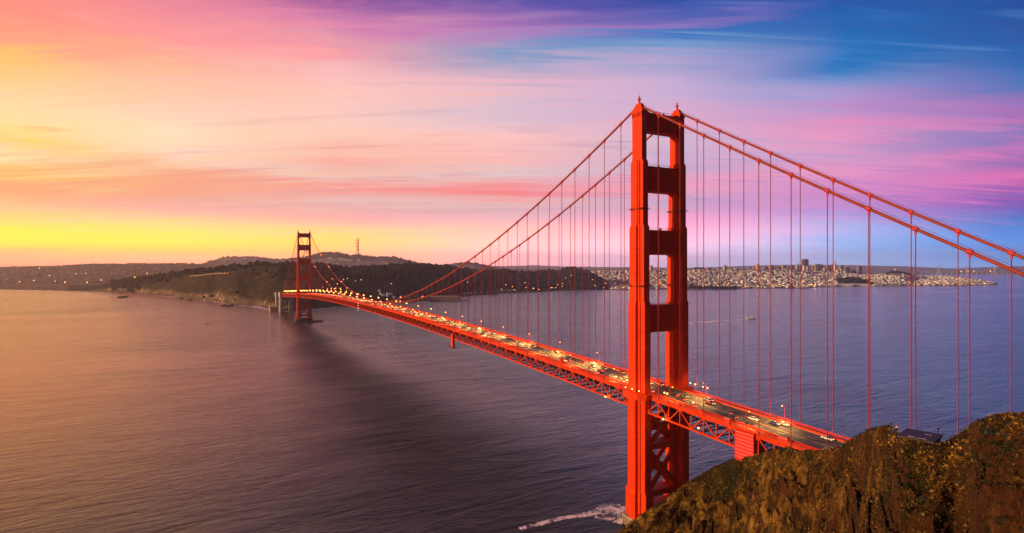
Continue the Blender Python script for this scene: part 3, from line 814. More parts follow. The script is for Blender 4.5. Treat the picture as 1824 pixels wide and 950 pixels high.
# ------------------------------------------------------------------ near headland
RIM = [(960, 1010, 296), (1040, 972, 292), (1085, 952, 289), (1105, 944, 287), (1140, 917, 285), (1160, 905, 283), (1200, 878, 279), (1240, 850, 274), (1270, 832, 268), (1300, 819, 258), (1322, 813, 250), (1345, 813, 240), (1365, 806, 230), (1385, 799, 222), (1400, 797, 216), (1425, 804, 206), (1450, 803, 196), (1478, 801, 186), (1500, 795, 176), (1515, 782, 164), (1530, 773, 152), (1548, 765, 141), (1566, 760, 130), (1582, 759, 124), (1595, 765, 119), (1606, 780, 113), (1640, 788, 109.5), (1662, 795, 107), (1680, 790, 107), (1700, 780, 107), (1722, 766, 104), (1735, 752, 101), (1748, 744, 98), (1765, 740, 96), (1790, 736, 93), (1824, 735, 89), (1900, 728, 83), (2000, 716, 77), (2200, 690, 70), (2500, 670, 62)]
def rim(px):
    return interp(px, RIM, 2), CAM[2] - (interp(px, RIM, 1) - HOR) * interp(px, RIM, 2) / F
def ridged(x, y, sc, oc=4):
    out = np.zeros_like(x); a = 1; tot = 0
    for k in range(oc):
        out += a * (1 - np.abs(2 * _vn(x * sc + 31 * k, y * sc + 17 * k) - 1)); tot += a; a *= .5; sc *= 2.1
    return out / tot
def facets(x, y, sc, seed):
    """broken rock: tilted plates on a jittered grid, with cracks between them"""
    X = x * sc; Y = y * sc; xi = np.floor(X).astype(int); yi = np.floor(Y).astype(int)
    d1 = np.full(X.shape, 9.0); d2 = np.full(X.shape, 9.0); h = np.zeros(X.shape)
    for i in (-1, 0, 1):
        for j in (-1, 0, 1):
            a = (xi + i + seed) & 255; c = (yi + j + 3 * seed) & 255
            cx = xi + i + .15 + .7 * _T[a, c]; cy = yi + j + .15 + .7 * _T[c, (a + 37) & 255]
            dd = np.hypot(X - cx, Y - cy)
            hh = (_T[(a + 91) & 255, c] - .5) * .9 + (X - cx) * (_T[a, (c + 53) & 255] - .5) * 2.2 + (Y - cy) * (_T[(a + 17) & 255, (c + 29) & 255] - .5) * 1.0
            n = dd < d1
            d2 = np.where(n, d1, np.minimum(d2, dd)); h = np.where(n, hh, h); d1 = np.where(n, dd, d1)
    return (h - .9 * np.exp(-(d2 - d1) / .07)) / sc
def headland_z(px, D, detail=True):
    px = np.asarray(px, float); D = np.asarray(D, float)
    Dr, zr = rim(px); d = Dr - D
    back = zr + np.where(d < 0, d * 1.05 - 1.0 * np.clip(-d / 6, 0, 1), 0)
    steep = np.interp(px, [1000, 1240, 1500, 1824], [.75, .85, .95, .95])
    z = np.where(d > 0, zr - d * steep - 2.2 * (1 - np.exp(-d / 5)), back)
    if detail:
        r = (px - 912) / F * D
        # gullies and rock ribs run down the slope, leaning toward the water side
        wz = fbm(r + 1500, D * 1.3, 1 / 16., 3) - .5
        u = r + d * np.interp(px, [1150, 1700], [1.0, 1.35]) + wz * 13; v = d
        g = ridged(u * 1.0 + 300, v * .22 + 50, 1 / 21., 3)
        g2 = ridged(u + v * .2 + 900, v * .45 + 10, 1 / 5.2, 4)
        g3 = ridged(u + 77, v * .3 + 5, 1 / 9.5, 2)
        lump = fbm(r + 700, D + 300, 1 / 24., 4) - .5
        f2 = fbm(r + 100, D + 900, 1 / 2.6, 4) - .5
        w = np.clip(d / 7, 0, 1); tow = np.clip((d + 4) / 6, .0, 1)
        bunk = 1 - np.exp(-((px - 1642) / 38.) ** 2 - (d / 7.) ** 2)
        ww = np.clip(d / 14, 0, 1)
        z = z + bunk * ww * ((g ** 2 - .46) * 34 * np.interp(px, [1380, 1480, 1700], [1, .72, .5]) + (g3 ** 2 - .42) * 9 + lump * 10 + np.interp(px, [1450, 1640], [1, .45]) * (.50 * facets(u + wz * 5, v * .45 + wz * 3, 1 / 8., 11) + .55 * facets(u * 1.1, v * .5, 1 / 3.2, 5))) + tow * bunk * ((g2 ** 2 - .38) * 7.0 * (.16 + .84 * ww) + f2 * 1.6 + w * (ridged(u * 1.1, v * .4, 1 / 2.4, 2) - .6) * 1.8)
    return np.maximum(z, -6)
def cliff_mat():
    m = bpy.data.materials.new('cliff_rock_and_scrub'); m.use_nodes = True; b = NB(m.node_tree); p = m.node_tree.nodes['Principled BSDF']
    tc = b.n('ShaderNodeTexCoord'); ob = tc.outputs['Object']
    n0 = b.noise(ob, .035, 5, .62, .8).outputs[0]
    n1 = b.noise(b.mapping(ob, (1, 1, .6)), .16, 7, .68, 1.0).outputs[0]
    n2 = b.noise(ob, .9, 7, .72).outputs[0]
    n3 = b.noise(b.mapping(ob, loc=(40, 9, 2)), .09, 6, .68, .5).outputs[0]
    rock = b.ramp(n1, [(.30, (.010, .007, .003, 1)), (.43, (.045, .022, .007, 1)), (.52, (.19, .10, .018, 1)), (.60, (.34, .19, .034, 1)), (.72, (.50, .33, .09, 1))])
    soil = b.ramp(n2, [(.3, (.030, .010, .004, 1)), (.5, (.085, .026, .008, 1)), (.7, (.14, .055, .016, 1))])
    veg = b.ramp(n2, [(.3, (.006, .009, .003, 1)), (.5, (.024, .024, .007, 1)), (.7, (.06, .052, .016, 1))])
    a = b.n('ShaderNodeAttribute', attribute_name='cover'); red = b.sep(a.outputs['Vector'])
    c = b.mix(b.mr(b.m('ADD', n0, b.m('MULTIPLY', red[0], .22)), .47, .63, 0, .85, True), rock, soil)
    c = b.mix(b.mr(b.m('ADD', n3, b.m('MULTIPLY', red[1], .22)), .53, .65, 0, .9, True), c, veg)
    fl = b.noise(ob, 2.2, 4, .7).outputs[0]
    c = b.mix(b.mr(fl, .62, .72, 0, .75), c, (.42, .30, .12, 1))
    b.l(c, p.inputs['Base Color']); p.inputs['Roughness'].default_value = .95; p.inputs['Specular IOR Level'].default_value = .12
    h = b.m('ADD', b.m('MULTIPLY', n1, 3.4), b.m('ADD', b.m('MULTIPLY', n2, 1.1), b.m('MULTIPLY', fl, .3)))
    bn = b.n('ShaderNodeBump'); bn.inputs['Strength'].default_value = 1.0; bn.inputs['Distance'].default_value = 1.5
    b.l(h, bn.inputs['Height']); b.l(bn.outputs[0], p.inputs['Normal'])
    return m
M['cliff'] = cliff_mat()
hp = np.concatenate([np.arange(960, 1060, 4.0), np.arange(1060, 1860, 1.5), np.arange(1860, 2500, 8.0)])
ht = np.concatenate([np.linspace(-75, -14, 16), np.linspace(-13, 34, 150), np.linspace(35, 150, 70)])   # distance in front of the rim
HP, HT = np.meshgrid(hp, ht[::-1])
HD = np.maximum(rim(HP)[0] - HT * (.55 + .45 * rim(HP)[0] / 200.), 25 + HT * -.02 + (150 - HT) * .02)
HZ = headland_z(HP, HD)
hr_ = (HP - 912) / F * HD
HX = CAM[0] + HD * s_ + hr_ * c_; HY = CAM[1] + HD * c_ - hr_ * s_
ca = np.zeros(HP.shape + (4,)); ca[..., 3] = 1
ca[..., 0] = np.clip((HP - 1480) / 200, 0, 1)                       # redder soil toward the right
ca[..., 1] = np.clip(1 - np.abs(HT + 1) / 5, 0, 1) * .45 + np.exp(-((HP - 1300) / 35.) ** 2 - ((HT - 5) / 9) ** 2)
hm = grid_mesh('headland', HX, HY, HZ, [M['cliff']], ca)
tag(link('headland', hm), kind='structure')
def hz(px, D): return float(headland_z(np.array([px]), np.array([D]))[0])

# low scrub and grass on the headland
def scrub_mat():
    m = bpy.data.materials.new('dry_scrub'); m.use_nodes = True; b = NB(m.node_tree); p = m.node_tree.nodes['Principled BSDF']
    tc = b.n('ShaderNodeTexCoord'); n = b.noise(tc.outputs['Object'], .7, 4, .7).outputs[0]; n2 = b.noise(tc.outputs['Object'], .07, 4, .6).outputs[0]
    dry = b.ramp(n, [(.3, (.03, .018, .005, 1)), (.5, (.15, .08, .016, 1)), (.7, (.60, .38, .08, 1))])
    grn = b.ramp(n, [(.3, (.006, .010, .004, 1)), (.5, (.022, .028, .010, 1)), (.72, (.06, .06, .025, 1))])
    b.l(b.mix(b.mr(n2, .42, .58), dry, grn), p.inputs['Base Color']); p.inputs['Roughness'].default_value = .95; p.inputs['Specular IOR Level'].default_value = .1
    return m
M['scrub'] = scrub_mat()
def tuft(m, x, y, z, r, h, n, rd):
    for k in range(n):
        a = rd.uniform(0, 6.283); q = rd.uniform(0, r); cx, cy = x + q * math.cos(a), y + q * math.sin(a); cz = z + rd.uniform(0, h) * (1 - .6 * q / r)
        s = rd.uniform(.35, .8) * r * .55; u = Vector((rd.uniform(-1, 1), rd.uniform(-1, 1), rd.uniform(-.6, .9))).normalized() * s
        v = u.cross(Vector((rd.uniform(-1, 1), rd.uniform(-1, 1), rd.uniform(-1, 1)))).normalized() * s * .6
        c = Vector((cx, cy, cz)); m.add([c - u - v * .4, c + u * .2 - v, c + u + v * .3, c - u * .2 + v], [(0, 1, 2, 3)])
m = MB(); rd = random.Random(5)
for _ in range(15000):
    px = rd.uniform(1080, 1850); D = rim(np.array([px]))[0][0] - rd.triangular(-6, 36, 4) * (.6 + .4 * rim(np.array([px]))[0][0] / 200)
    z = hz(px, D)
    if z < 1: continue
    x, y, _z = at(px, D); k = D / 150
    tuft(m, x, y, z - .1, rd.choice([.25, .3, .4, .5, .7, .95]) * (.45 + .65 * k), rd.uniform(.2, .6), 5, rd)
tag(m.build('scrub', M['scrub']), 'low dry scrub and grass covering the rocky headland', 'scrub', kind='stuff')

# ------------------------------------------------------------------ hanging work platforms, cabinets, signs
t = empty('work_platform', (-11.8, -68.3, 57)); tag(t, 'tall red tarpaulin box with white straps wrapped round the truss above the headland', 'work platform')
m = MB(); m.box((-3.3, -4.8, -1.2), (3.3, 4.8, 11.3)); m.build('tarpaulin', M['tarp'], t)
m = MB()
for y in (-4.85, 4.85):
    for x in (-3.35, 3.35): m.beam((x, y, -1.6), (x, y, 12.0), .22)
for z in (-1.45, 11.6):
    m.beam((-3.35, -4.85, z), (-3.35, 4.85, z), .25); m.beam((-3.35, -4.85, z), (3.35, -4.85, z), .25)
m.build('frame', M['steel'], t)
t = empty('work_platform', (-13.9, 264, 66.2)); tag(t, 'narrow orange work platform clamped to the truss halfway along the deck', 'work platform')
m = MB(); m.box((-1.4, -1.9, -2.2), (.6, 2.9, 10.6)); m.build('hoarding', M['steel'], t)
m = MB(); m.box((-1.9, -3.2, -2.8), (.9, 8, -2.25)); m.build('gangway', M['dark'], t)
def cabinet(y, w, h, lab, mt=None):
    z = rail_z(y); t = empty('equipment_cabinet', (-12.6, y, z - 1.25)); tag(t, lab, 'cabinet')
    m = MB(); m.box((-.9, -w / 2, 0), (.6, w / 2, h)); m.build('housing', mt or M['steel'], t)
    m = MB(); m.obox((-.15, 0, h), (1.9, w + .4, .22)); m.build('lid', M['sidewalk'], t)
    m = MB(); m.box((-.95, -.04, .15), (-.905, .04, h - .1)); m.build('door_seam', M['dark'], t)
cabinet(80, 3.2, 4.2, 'red equipment cabinet standing on the sidewalk along the main span')
cabinet(-57.5, 3.0, 2.0, 'low red cabinet with pale lid on the sidewalk just left of the red tarpaulin box', M['tarp'])
cabinet(-41, 3.0, 1.7, 'red cabinet on the sidewalk between the near tower and the tarpaulin box')
cabinet(-86, 4.0, 2.2, 'bright red cabinet on the sidewalk right of the tarpaulin box above the cliff', M['tarp'])

# ------------------------------------------------------------------ street lamps on the bridge
LIT = []
def add_light(loc, power, parent, r=.35, col=(1, .50, .14), spot=False):
    l = bpy.data.lights.new('lamp_light', 'SPOT' if spot else 'POINT'); l.energy = power; l.color = col; l.shadow_soft_size = r
    if spot: l.spot_size = 2.3; l.spot_blend = .35
    o = bpy.data.objects.new('lamp_light', l); COL.objects.link(o); o.location = loc; o.parent = parent
    if spot: o.rotation_euler = (0, spot * math.radians(38), 0)
    return o
def street_lamp(sx, y, label, group, power):
    z = rail_z(y) - 1.25; t = empty('street_lamp', (sx * 12.7, y, z)); tag(t, label, 'street lamp', group)
    m = MB(); m.tube([(0, 0, 0), (0, 0, .9)], .22, 8); m.tube([(0, 0, .9), (0, 0, 6.6), (-sx * .25, 0, 7.2), (-sx * .8, 0, 7.55), (-sx * 1.5, 0, 7.6)], [.13, .10, .09, .08, .07], 8)
    m.build('pole', M['steel'], t)
    m = MB(); m.obox((-sx * 1.75, 0, 7.45), (1.1, .55, .24), taper=.7); hd = m.build('lamp_head', M['steel'], t)
    g = MB(); k = .30 if y < 130 else .30 + (y - 130) * .0011
    g.add([(-sx * 1.75 + a * k * 1.3, b_ * k, 7.30 + c * k * .7) for a, b_, c in ico(1)[0]], ico(1)[1])
    g.build('lens', M['lampglow'], hd)
    add_light((-sx * 1.75, 0, 6.75), power, t, spot=sx)
LY = [-113.3, -67.5, -20.8, 26.5] + [72.2 + 45.72 * k for k in range(0, 34)]
for y in LY:
    if abs(y - TS) < 12: y += 14
    if y > 1600: continue
    pw = 15000 if y < 20 else 30000 if y < 600 else 36000
    street_lamp(1, y, 'glowing curved street lamp along the far sidewalk of the bridge', 'street lamps along the far sidewalk', pw)
    if y not in (-113.3,): street_lamp(-1, y, 'glowing curved street lamp along the near sidewalk of the bridge', 'street lamps along the near sidewalk', pw)
def post_lamp(x, y, zb, h, lab, grp, power=260):
    t = empty('post_lamp', (x, y, zb)); tag(t, lab, 'lamp', grp)
    m = MB(); m.tube([(0, 0, 0), (0, 0, h)], .09, 6); m.build('pole', M['steel'], t)
    m = MB(); m.add([(a * .32, b_ * .32, h + .3 + c * .36) for a, b_, c in ico(1)[0]], ico(1)[1]); m.build('globe', M['lampglow'], t)
    add_light((0, 0, h + .95), power, t, .3)
for y in (4.5, -1.0, -6.4): post_lamp(-20.6, y, 72.7, 1.9, 'small globe lamp on the walkway collar round the near tower leg', 'globe lamps round the near leg')
for y in (12.5, 17.5, 22): post_lamp(-13.0, y, rail_z(y) - 1.2, 3.4, 'small globe lamp beside the railing just left of the near tower', 'globe lamps left of the near tower')
for y in (-17.2, -19.2, -37): post_lamp(-13.0, y, rail_z(y) - 1.2, 3.4, 'small globe lamp beside the railing just right of the near tower', 'globe lamps right of the near tower')
for y in (-9.5, -13.0, -18.5, -21.6): post_lamp(13.0, y, rail_z(y) - 1.2, 4.2, 'small globe lamp by the far leg of the near tower', 'globe lamps by the far leg')
def work_lamp(x, y, lab, pw=500):
    z = rail_z(y) - 10.0; t = empty('work_lamp', (x, y, z)); tag(t, lab, 'lamp')
    m = MB(); m.obox((0, 0, -.3), (.5, .5, .3)); m.build('housing', M['dark'], t)
    m = MB(); m.add([(a * .45, b_ * .45, -.65 + c * .4) for a, b_, c in ico(1)[0]], ico(1)[1]); m.build('globe', M['lampglow'], t)
    add_light((-.9, 0, -.9), pw, t, .3)
work_lamp(-14.6, -18.0, 'bright work lamp on the bottom of the truss right of the near tower', 900)
work_lamp(-8.5, -36.0, 'work lamp glowing inside the truss near the tarpaulin box')
work_lamp(-14.6, 30.0, 'bright work lamp on the bottom of the truss left of the near tower', 900)
# road signs on the near lamp post over the tarpaulin box
t = empty('road_sign', (-12.68, -67.5, rail_z(-67.5) - 1.25)); tag(t, 'small green and white signs on the lamp post above the tarpaulin box', 'sign')
m = MB(); m.box((-.45, -.22, 1.8), (.45, -.16, 3.0)); m.build('green_panel', mat('sign_green', (.01, .16, .07), .5), t)
m = MB(); m.box((-.45, -.22, 3.06), (.45, -.16, 4.1)); m.build('white_panel', M['white'], t)

# ------------------------------------------------------------------ cars on the deck
CARM = {n: mat('car_' + n, c, .3, var=.04, spec=.6) for n, c in {'white': (.70, .70, .68), 'silver': (.35, .36, .38), 'black': (.012, .012, .014), 'red': (.35, .015, .012), 'blue': (.02, .05, .16), 'grey': (.10, .10, .11)}.items()}
M['glass'] = mat('car_glass', (.02, .022, .025), .08, var=.05, spec=.8)
M['tyre'] = mat('tyre', (.015, .015, .015), .85)
M['head'] = mat('headlight_glow', (1, .95, .8), .4, emit=(1, .60, .20, 1), es=8)
M['tail'] = mat('taillight_glow', (1, .05, .03), .4, emit=(1, .05, .02, 1), es=24)
def make_car(colour, far):
    """a saloon built nose toward -Y"""
    c = empty('car'); L, Wd = 4.6, 1.84
    m = MB()
    prof = [(-2.3, .35), (-2.3, .78), (-2.1, .90), (-1.05, 1.02), (2.05, 1.05), (2.28, .92), (2.3, .4), (2.1, .3), (-2.1, .28)]
    n = len(prof)
    vs = [(x, y, z) for x in (-Wd / 2, Wd / 2) for y, z in prof]
    vs = [(x * (.94 if z > .95 or z < .32 else 1), y, z) for x, y, z in vs]
    m.add(vs, [tuple(range(n)), tuple(range(n, 2 * n))[::-1]] + [(i, i + n, (i + 1) % n + n, (i + 1) % n) for i in range(n)])
    r = [(-.55, 1.40), (.95, 1.42), (1.0, 1.47), (-.5, 1.46)]
    m.add([(x * .62, y, z) for x in (-1, 1) for y, z in [(-.5, 1.43), (1.0, 1.43), (.9, 1.49), (-.4, 1.49)]], [(0, 1, 2, 3), (7, 6, 5, 4), (0, 4, 5, 1), (1, 5, 6, 2), (2, 6, 7, 3), (3, 7, 4, 0)])
    m.build('body', CARM[colour], c)
    g = MB()
    lo = [(-.84, -1.05, 1.03), (.84, -1.05, 1.03), (.84, 1.75, 1.055), (-.84, 1.75, 1.055)]; hi = [(-.64, -.5, 1.428), (.64, -.5, 1.428), (.64, 1.02, 1.428), (-.64, 1.02, 1.428)]
    g.add(lo + hi, MB.BF); g.build('window_band', M['glass'], c)
    if not far:
        for x in (-.86, .86):
            for y in (-1.45, 1.4):
                w_ = MB(); w_.tube([(x - .11, y, .33), (x + .11, y, .33)], .33, 14); w_.build('wheel', M['tyre'], c)
    k = 1.6 if far else 1.0
    for x in (-.66, .66):
        h_ = MB(); h_.box((x - .17 * k, -2.36, .68 - .08 * k), (x + .17 * k, -2.31, .68 + .08 * k)); h_.build('headlight', M['head'], c)
        h_ = MB(); h_.box((x - .17 * k, 2.305, .80 - .07 * k), (x + .17 * k, 2.35, .80 + .07 * k)); h_.build('taillight', M['tail'], c)
    return c
protos = {}
def put_car(x, y, rz, colour):
    far = y > 330; key = (colour, far)
    toward = rz == 0
    side = 'coming nearer on the far lanes' if toward else 'driving away on the near lanes'
    lit = 'with headlights' if toward else 'with tail lights'
    if key not in protos: c = make_car(colour, far); protos[key] = c; remember(c)
    else: c = copy_tree(protos[key])
    c.location = (x, y, rail_z(y) - 1.548); sl = math.atan((rail_z(y + 1) - rail_z(y - 1)) / 2)
    c.rotation_euler = (sl if toward else -sl, 0, rz)
    where = ', beyond midspan' if y > 640 else (' of the main span' if y > 20 else ' right of the near tower')
    tag(c, f'{colour} car {lit} {side}{where}', 'car', f'cars {side}{where}')
rd = random.Random(11)
for x, toward in ((-7.7, False), (-4.6, False), (-1.7, False), (1.7, True), (4.6, True), (7.7, True)):
    y = -118 + rd.uniform(0, 16)
    while y < 1590:
        put_car(x + rd.uniform(-.2, .2), y, 0 if toward else math.pi, rd.choice(['white', 'white', 'silver', 'black', 'grey', 'red', 'blue', 'silver']))
        y += rd.uniform(17, 52) if toward else rd.uniform(26, 70)

# ------------------------------------------------------------------ people
SKIN = mat('skin', (.45, .26, .18), .6)
def person(loc, rz, shirt, trousers, hair, label, arms=.16):
    me = bpy.data.meshes.new('person_frame')
    V = [(0, 0, .95), (0, 0, 1.18), (0, .0, 1.40), (0, 0, 1.50), (0, -.02, 1.60), (0, -.02, 1.72),
         (.10, 0, .90), (.11, -.02, .50), (.11, .02, .08), (.11, -.14, .03), (-.10, 0, .90), (-.11, .03, .50), (-.11, .05, .08), (-.11, -.10, .03),
         (.19, 0, 1.40), (.26, .02, 1.14), (.24, -arms, .92), (.23, -arms - .05, .83), (-.19, 0, 1.40), (-.26, .02, 1.14), (-.24, -arms, .92), (-.23, -arms - .05, .83)]
    E_ = [(0, 1), (1, 2), (2, 3), (3, 4), (4, 5), (0, 6), (6, 7), (7, 8), (8, 9), (0, 10), (10, 11), (11, 12), (12, 13), (2, 14), (14, 15), (15, 16), (16, 17), (2, 18), (18, 19), (19, 20), (20, 21)]
    Rr = [.15, .14, .15, .06, .10, .09, .10, .07, .05, .04, .10, .07, .05, .04, .07, .05, .04, .035, .07, .05, .04, .035]
    me.from_pydata(V, E_, []); o = bpy.data.objects.new('person', me); COL.objects.link(o)
    md = o.modifiers.new('s', 'SKIN'); o.modifiers.new('d', 'SUBSURF').levels = 1
    for i, q in enumerate(Rr): me.skin_vertices[0].data[i].radius = (q, q * .8)
    me.skin_vertices[0].data[0].use_root = True
    dg = bpy.context.evaluated_depsgraph_get(); nm = bpy.data.meshes.new_from_object(o.evaluated_get(dg)); nm.name = 'person'
    o.modifiers.clear(); o.data = nm; nm.materials.clear()
    for m_ in (SKIN, shirt, trousers, M['tyre']): nm.materials.append(m_)
    for f in nm.polygons:
        c = f.center; f.material_index = 3 if c.z < .10 else 2 if c.z < .95 and abs(c.x) < .2 else 1 if c.z < 1.47 and c.z > .90 else 0
        f.use_smooth = True
    o.location = loc; o.rotation_euler = (0, 0, rz); tag(o, label, 'person')
    h = MB(); h.add([(a * .125, -.0 + b_ * .125, 1.69 + c * .10) for a, b_, c in ico(1, 2)[0]], ico(1, 2)[1]); h.build('hair', hair, o, True)
    f_ = MB(); 
    for x in (-.035, .035): f_.box((x - .012, -.128, 1.645), (x + .012, -.112, 1.66))
    f_.box((-.012, -.142, 1.60), (.012, -.115, 1.645)); f_.box((-.03, -.125, 1.565), (.03, -.110, 1.572)); f_.build('face', M['tyre'], o)
    return o
CL = {n: mat('cloth_' + n, c, .85) for n, c in {'blue': (.02, .10, .35), 'pink': (.75, .45, .38), 'black': (.012, .012, .014), 'navy': (.015, .02, .05), 'white': (.7, .7, .68)}.items()}
HB = mat('dark_hair', (.02, .013, .01), .8)

# ------------------------------------------------------------------ old gun battery on the headland
FL = at(1602, 113.3); FR = at(1661, 109.3); BL = at(1606, 118.6); BR = at(1669, 114.8)
zr_ = 106.5; zb = 102.6
M['battery'] = mat('weathered_battery_concrete', (.05, .033, .022), .95, var=.5, nscale=.6, bump=.4, bscale=2)
M['roof_battery'] = mat('battery_roof', (.035, .022, .018), .6, var=.5, nscale=.5, bump=.3)
t = empty('gun_battery', (FL[0], FL[1], zb)); tag(t, 'ruined low concrete gun battery with dark flat roof set in the headland', 'ruin')
fx = Vector((FR[0] - FL[0], FR[1] - FL[1], 0)); dx = Vector((BL[0] - FL[0], BL[1] - FL[1], 0)); Lf = fx.length; fx.normalize(); dy = Vector((-fx.y, fx.x, 0))
dep = dx.dot(dy)
if dep < 0: dy = -dy; dep = -dep
Wm = Matrix(((fx.x, dy.x, 0), (fx.y, dy.y, 0), (0, 0, 1)))
def lb(m, a, c, mi=0):
    """box given along the battery's own front and depth"""
    k = MB(); k.box(a, c); m.add([Wm @ Vector(v) for v in k.v], k.f if Wm.determinant() > 0 else [f[::-1] for f in k.f], mi)
hh = zr_ - zb
xs_ = [0, .25, 1.15, 1.55, 2.55, 2.95, 3.6, 4.0, 4.95, Lf]
m = MB()
for a, c in ((0, .3), (1.2, 1.6), (2.55, 2.95), (3.65, 4.0), (4.95, Lf)): lb(m, (a, 0, -2), (c, .5, hh))
for a, c in ((.3, 1.2), (1.6, 2.55), (2.95, 3.65), (4.0, 4.95)): lb(m, (a, .05, -2), (c, .45, hh * .42)); lb(m, (a, .05, hh * .86), (c, .45, hh))
lb(m, (0, .51, -2), (.4, dep, hh)); lb(m, (Lf - .4, .51, -2), (Lf, dep, hh)); lb(m, (.41, dep - .4, -2), (Lf - .41, dep, hh)); lb(m, (.41, 2.2, -2), (Lf - .41, 2.5, hh))
m.build('wall', M['battery'], t)
m = MB(); lb(m, (-.35, -.4, hh + .003), (Lf + .35, dep + .3, hh + .40)); m.build('roof', M['roof_battery'], t)
m = MB(); lb(m, (1.3, .25, hh + .405), (2.5, .75, hh + .42)); lb(m, (2.9, .2, hh + .405), (4.3, .6, hh + .42)); lb(m, (3.2, 4.3, hh + .405), (4.4, 4.6, hh + .42)); m.build('pale_patch', mat('worn_patch', (.55, .5, .46), .6, var=.4, nscale=3), t)
for i, (a, c, cc) in enumerate(((.35, 1.15, (.03, .14, .16)), (3.0, 3.6, (.12, .16, .20)), (4.05, 4.9, (.05, .05, .05)))):
    m = MB(); lb(m, (a, -.012, hh * .05), (c, .047, hh * .40)); m.build('painted_panel', mat('graffiti_paint', cc, .7, var=.8, nscale=4), t)
xl, yl, _ = at(1591.5, 118); person((xl, yl, max(hz(1591.5, 118), zsil(779, 118))), -.6, CL['blue'], CL['navy'], HB, 'person in a blue jacket standing left of the gun battery')
xl, yl, _ = at(1598.0, 119.5); person((xl, yl, max(hz(1598, 119.5), zsil(772, 119.5))), 2.4, CL['pink'], CL['black'], HB, 'person in a pale pink top beside the person in blue', .3)
xl, yl, _ = at(1587.0, 122.5); person((xl, yl, max(hz(1587, 122.5) - .2, zsil(768, 122.5))), 1.2, CL['black'], CL['black'], HB, 'person in black sitting back on the mound left of the battery')
pr = Vector((FL[0], FL[1], 0)) + fx * (Lf - .3) + dy * (dep - .6); person((pr.x, pr.y, zr_ + .42), .8, CL['black'], CL['navy'], HB, 'person in dark clothes on the right end of the battery roof')
for y, c, l in ((-60.5, 'white', 'pedestrian in white on the far sidewalk of the bridge'), (-64, 'black', 'pedestrian in black on the far sidewalk of the bridge')):
    person((11.8, y, rail_z(y) - 1.25), 0, CL[c], CL['navy'], HB, l)
# bushes that stand out on the headland
M['bush'] = mat('bush_leaf', (.022, .032, .024), .9, var=.5, nscale=2)
M['bush_blue'] = mat('sage_leaf', (.035, .055, .045), .9, var=.5, nscale=2)
def bush(px, D, r, mt, lab, grp=None, squash=.75, n=420):
    x, y, _ = at(px, D); z = hz(px, D); m = MB(); rd = random.Random(int(px * 7))
    for k in range(n):
        v = Vector((rd.gauss(0, 1), rd.gauss(0, 1), rd.gauss(0, 1))).normalized() * r * rd.uniform(.55, 1.0) * (1 + .18 * math.sin(5 * rd.random()))
        c = Vector((v.x, v.y, abs(v.z) * squash)); s = r * rd.uniform(.10, .2)
        u = Vector((rd.uniform(-1, 1), rd.uniform(-1, 1), rd.uniform(-1, 1))).normalized() * s; w2 = u.cross(v).normalized() * s * .6
        m.add([c - u - w2 * .3, c - w2, c + u, c + w2], [(0, 1, 2, 3)])
    t = empty('bush', (x, y, z - .1)); tag(t, lab, 'bush', grp); m.build('foliage', mt, t)
    b2 = MB()
    for k in range(4): a = k * 1.6; b2.tube([(0, 0, -.3), (.25 * r * math.cos(a), .25 * r * math.sin(a), .35 * r), (.5 * r * math.cos(a), .5 * r * math.sin(a), .6 * r * squash + .1)], [.07 * r, .05 * r, .02 * r], 5)
    b2.build('stem', M['tyre'], t)
bush(1692, 109.5, 2.0, M['bush'], 'large dark rounded bush just right of the gun battery', squash=.85, n=900)
bush(1708, 108, 1.4, M['bush'], 'smaller dark bush between the round bush and the right hill')
for px, D, r in ((1762, 92, .75), (1783, 89.5, .7), (1796, 87.5, .6), (1647, 100, .7), (1800, 80, .8), (1608, 96, .8), (1712, 97, .6), (1680, 99, .5), (1755, 90, .5), (1530, 140, 1.0), (1345, 232, 1.6), (1310, 250, 1.8)):
    bush(px, D, r, M['bush_blue'] if px > 1550 else M['bush'], 'small grey-green sage bush on the rocky slope' if px > 1550 else 'dark green bush on the headland below the bridge deck', 'bushes dotted over the slope' if px > 1550 else 'bushes below the deck', n=220)

# ------------------------------------------------------------------ the far city
GREY = {}
def facade(name, c, win=(.08, .08, .10)):
    m = bpy.data.materials.new(name); m.use_nodes = True; b = NB(m.node_tree); p = m.node_tree.nodes['Principled BSDF']
    tc = b.n('ShaderNodeTexCoord'); x, y, z = b.sep(tc.outputs['Object'])
    fz = b.m('FRACT', b.m('DIVIDE', z, 4.0)); fx_ = b.m('FRACT', b.m('DIVIDE', b.m('ADD', x, y), 5.0))
    wv = b.m('MULTIPLY', b.m('MULTIPLY', b.m('GREATER_THAN', fz, .45), b.m('GREATER_THAN', fx_, .4)), .75)
    n = b.noise(tc.outputs['Object'], .03, 3).outputs[0]
    b.l(b.mix(wv, b.mix(b.mr(n, .3, .7), c + (1,), tuple(q * .8 for q in c) + (1,)), win + (1,)), p.inputs['Base Color'])
    p.inputs['Roughness'].default_value = .6
    return m
FAC = {'pale': facade('pale_facade', (.55, .50, .44)), 'cream': facade('cream_facade', (.62, .50, .34)), 'pink': facade('pinkish_facade', (.48, .28, .22)), 'brown': facade('dark_brown_facade', (.07, .016, .014), (.05, .015, .012)),
       'grey': facade('grey_facade', (.24, .24, .28)), 'blue': facade('dark_blue_facade', (.05, .07, .15)), 'brick': facade('brick_facade', (.34, .10, .06)), 'white': facade('white_facade', (.72, .68, .62)), 'tan': facade('tan_facade', (.42, .30, .18)), 'purple': facade('purple_grey_facade', (.20, .15, .22)), 'darkred': facade('dark_red_facade', (.20, .04, .035))}
ROOFM = mat('flat_roof', (.24, .22, .22), .9)
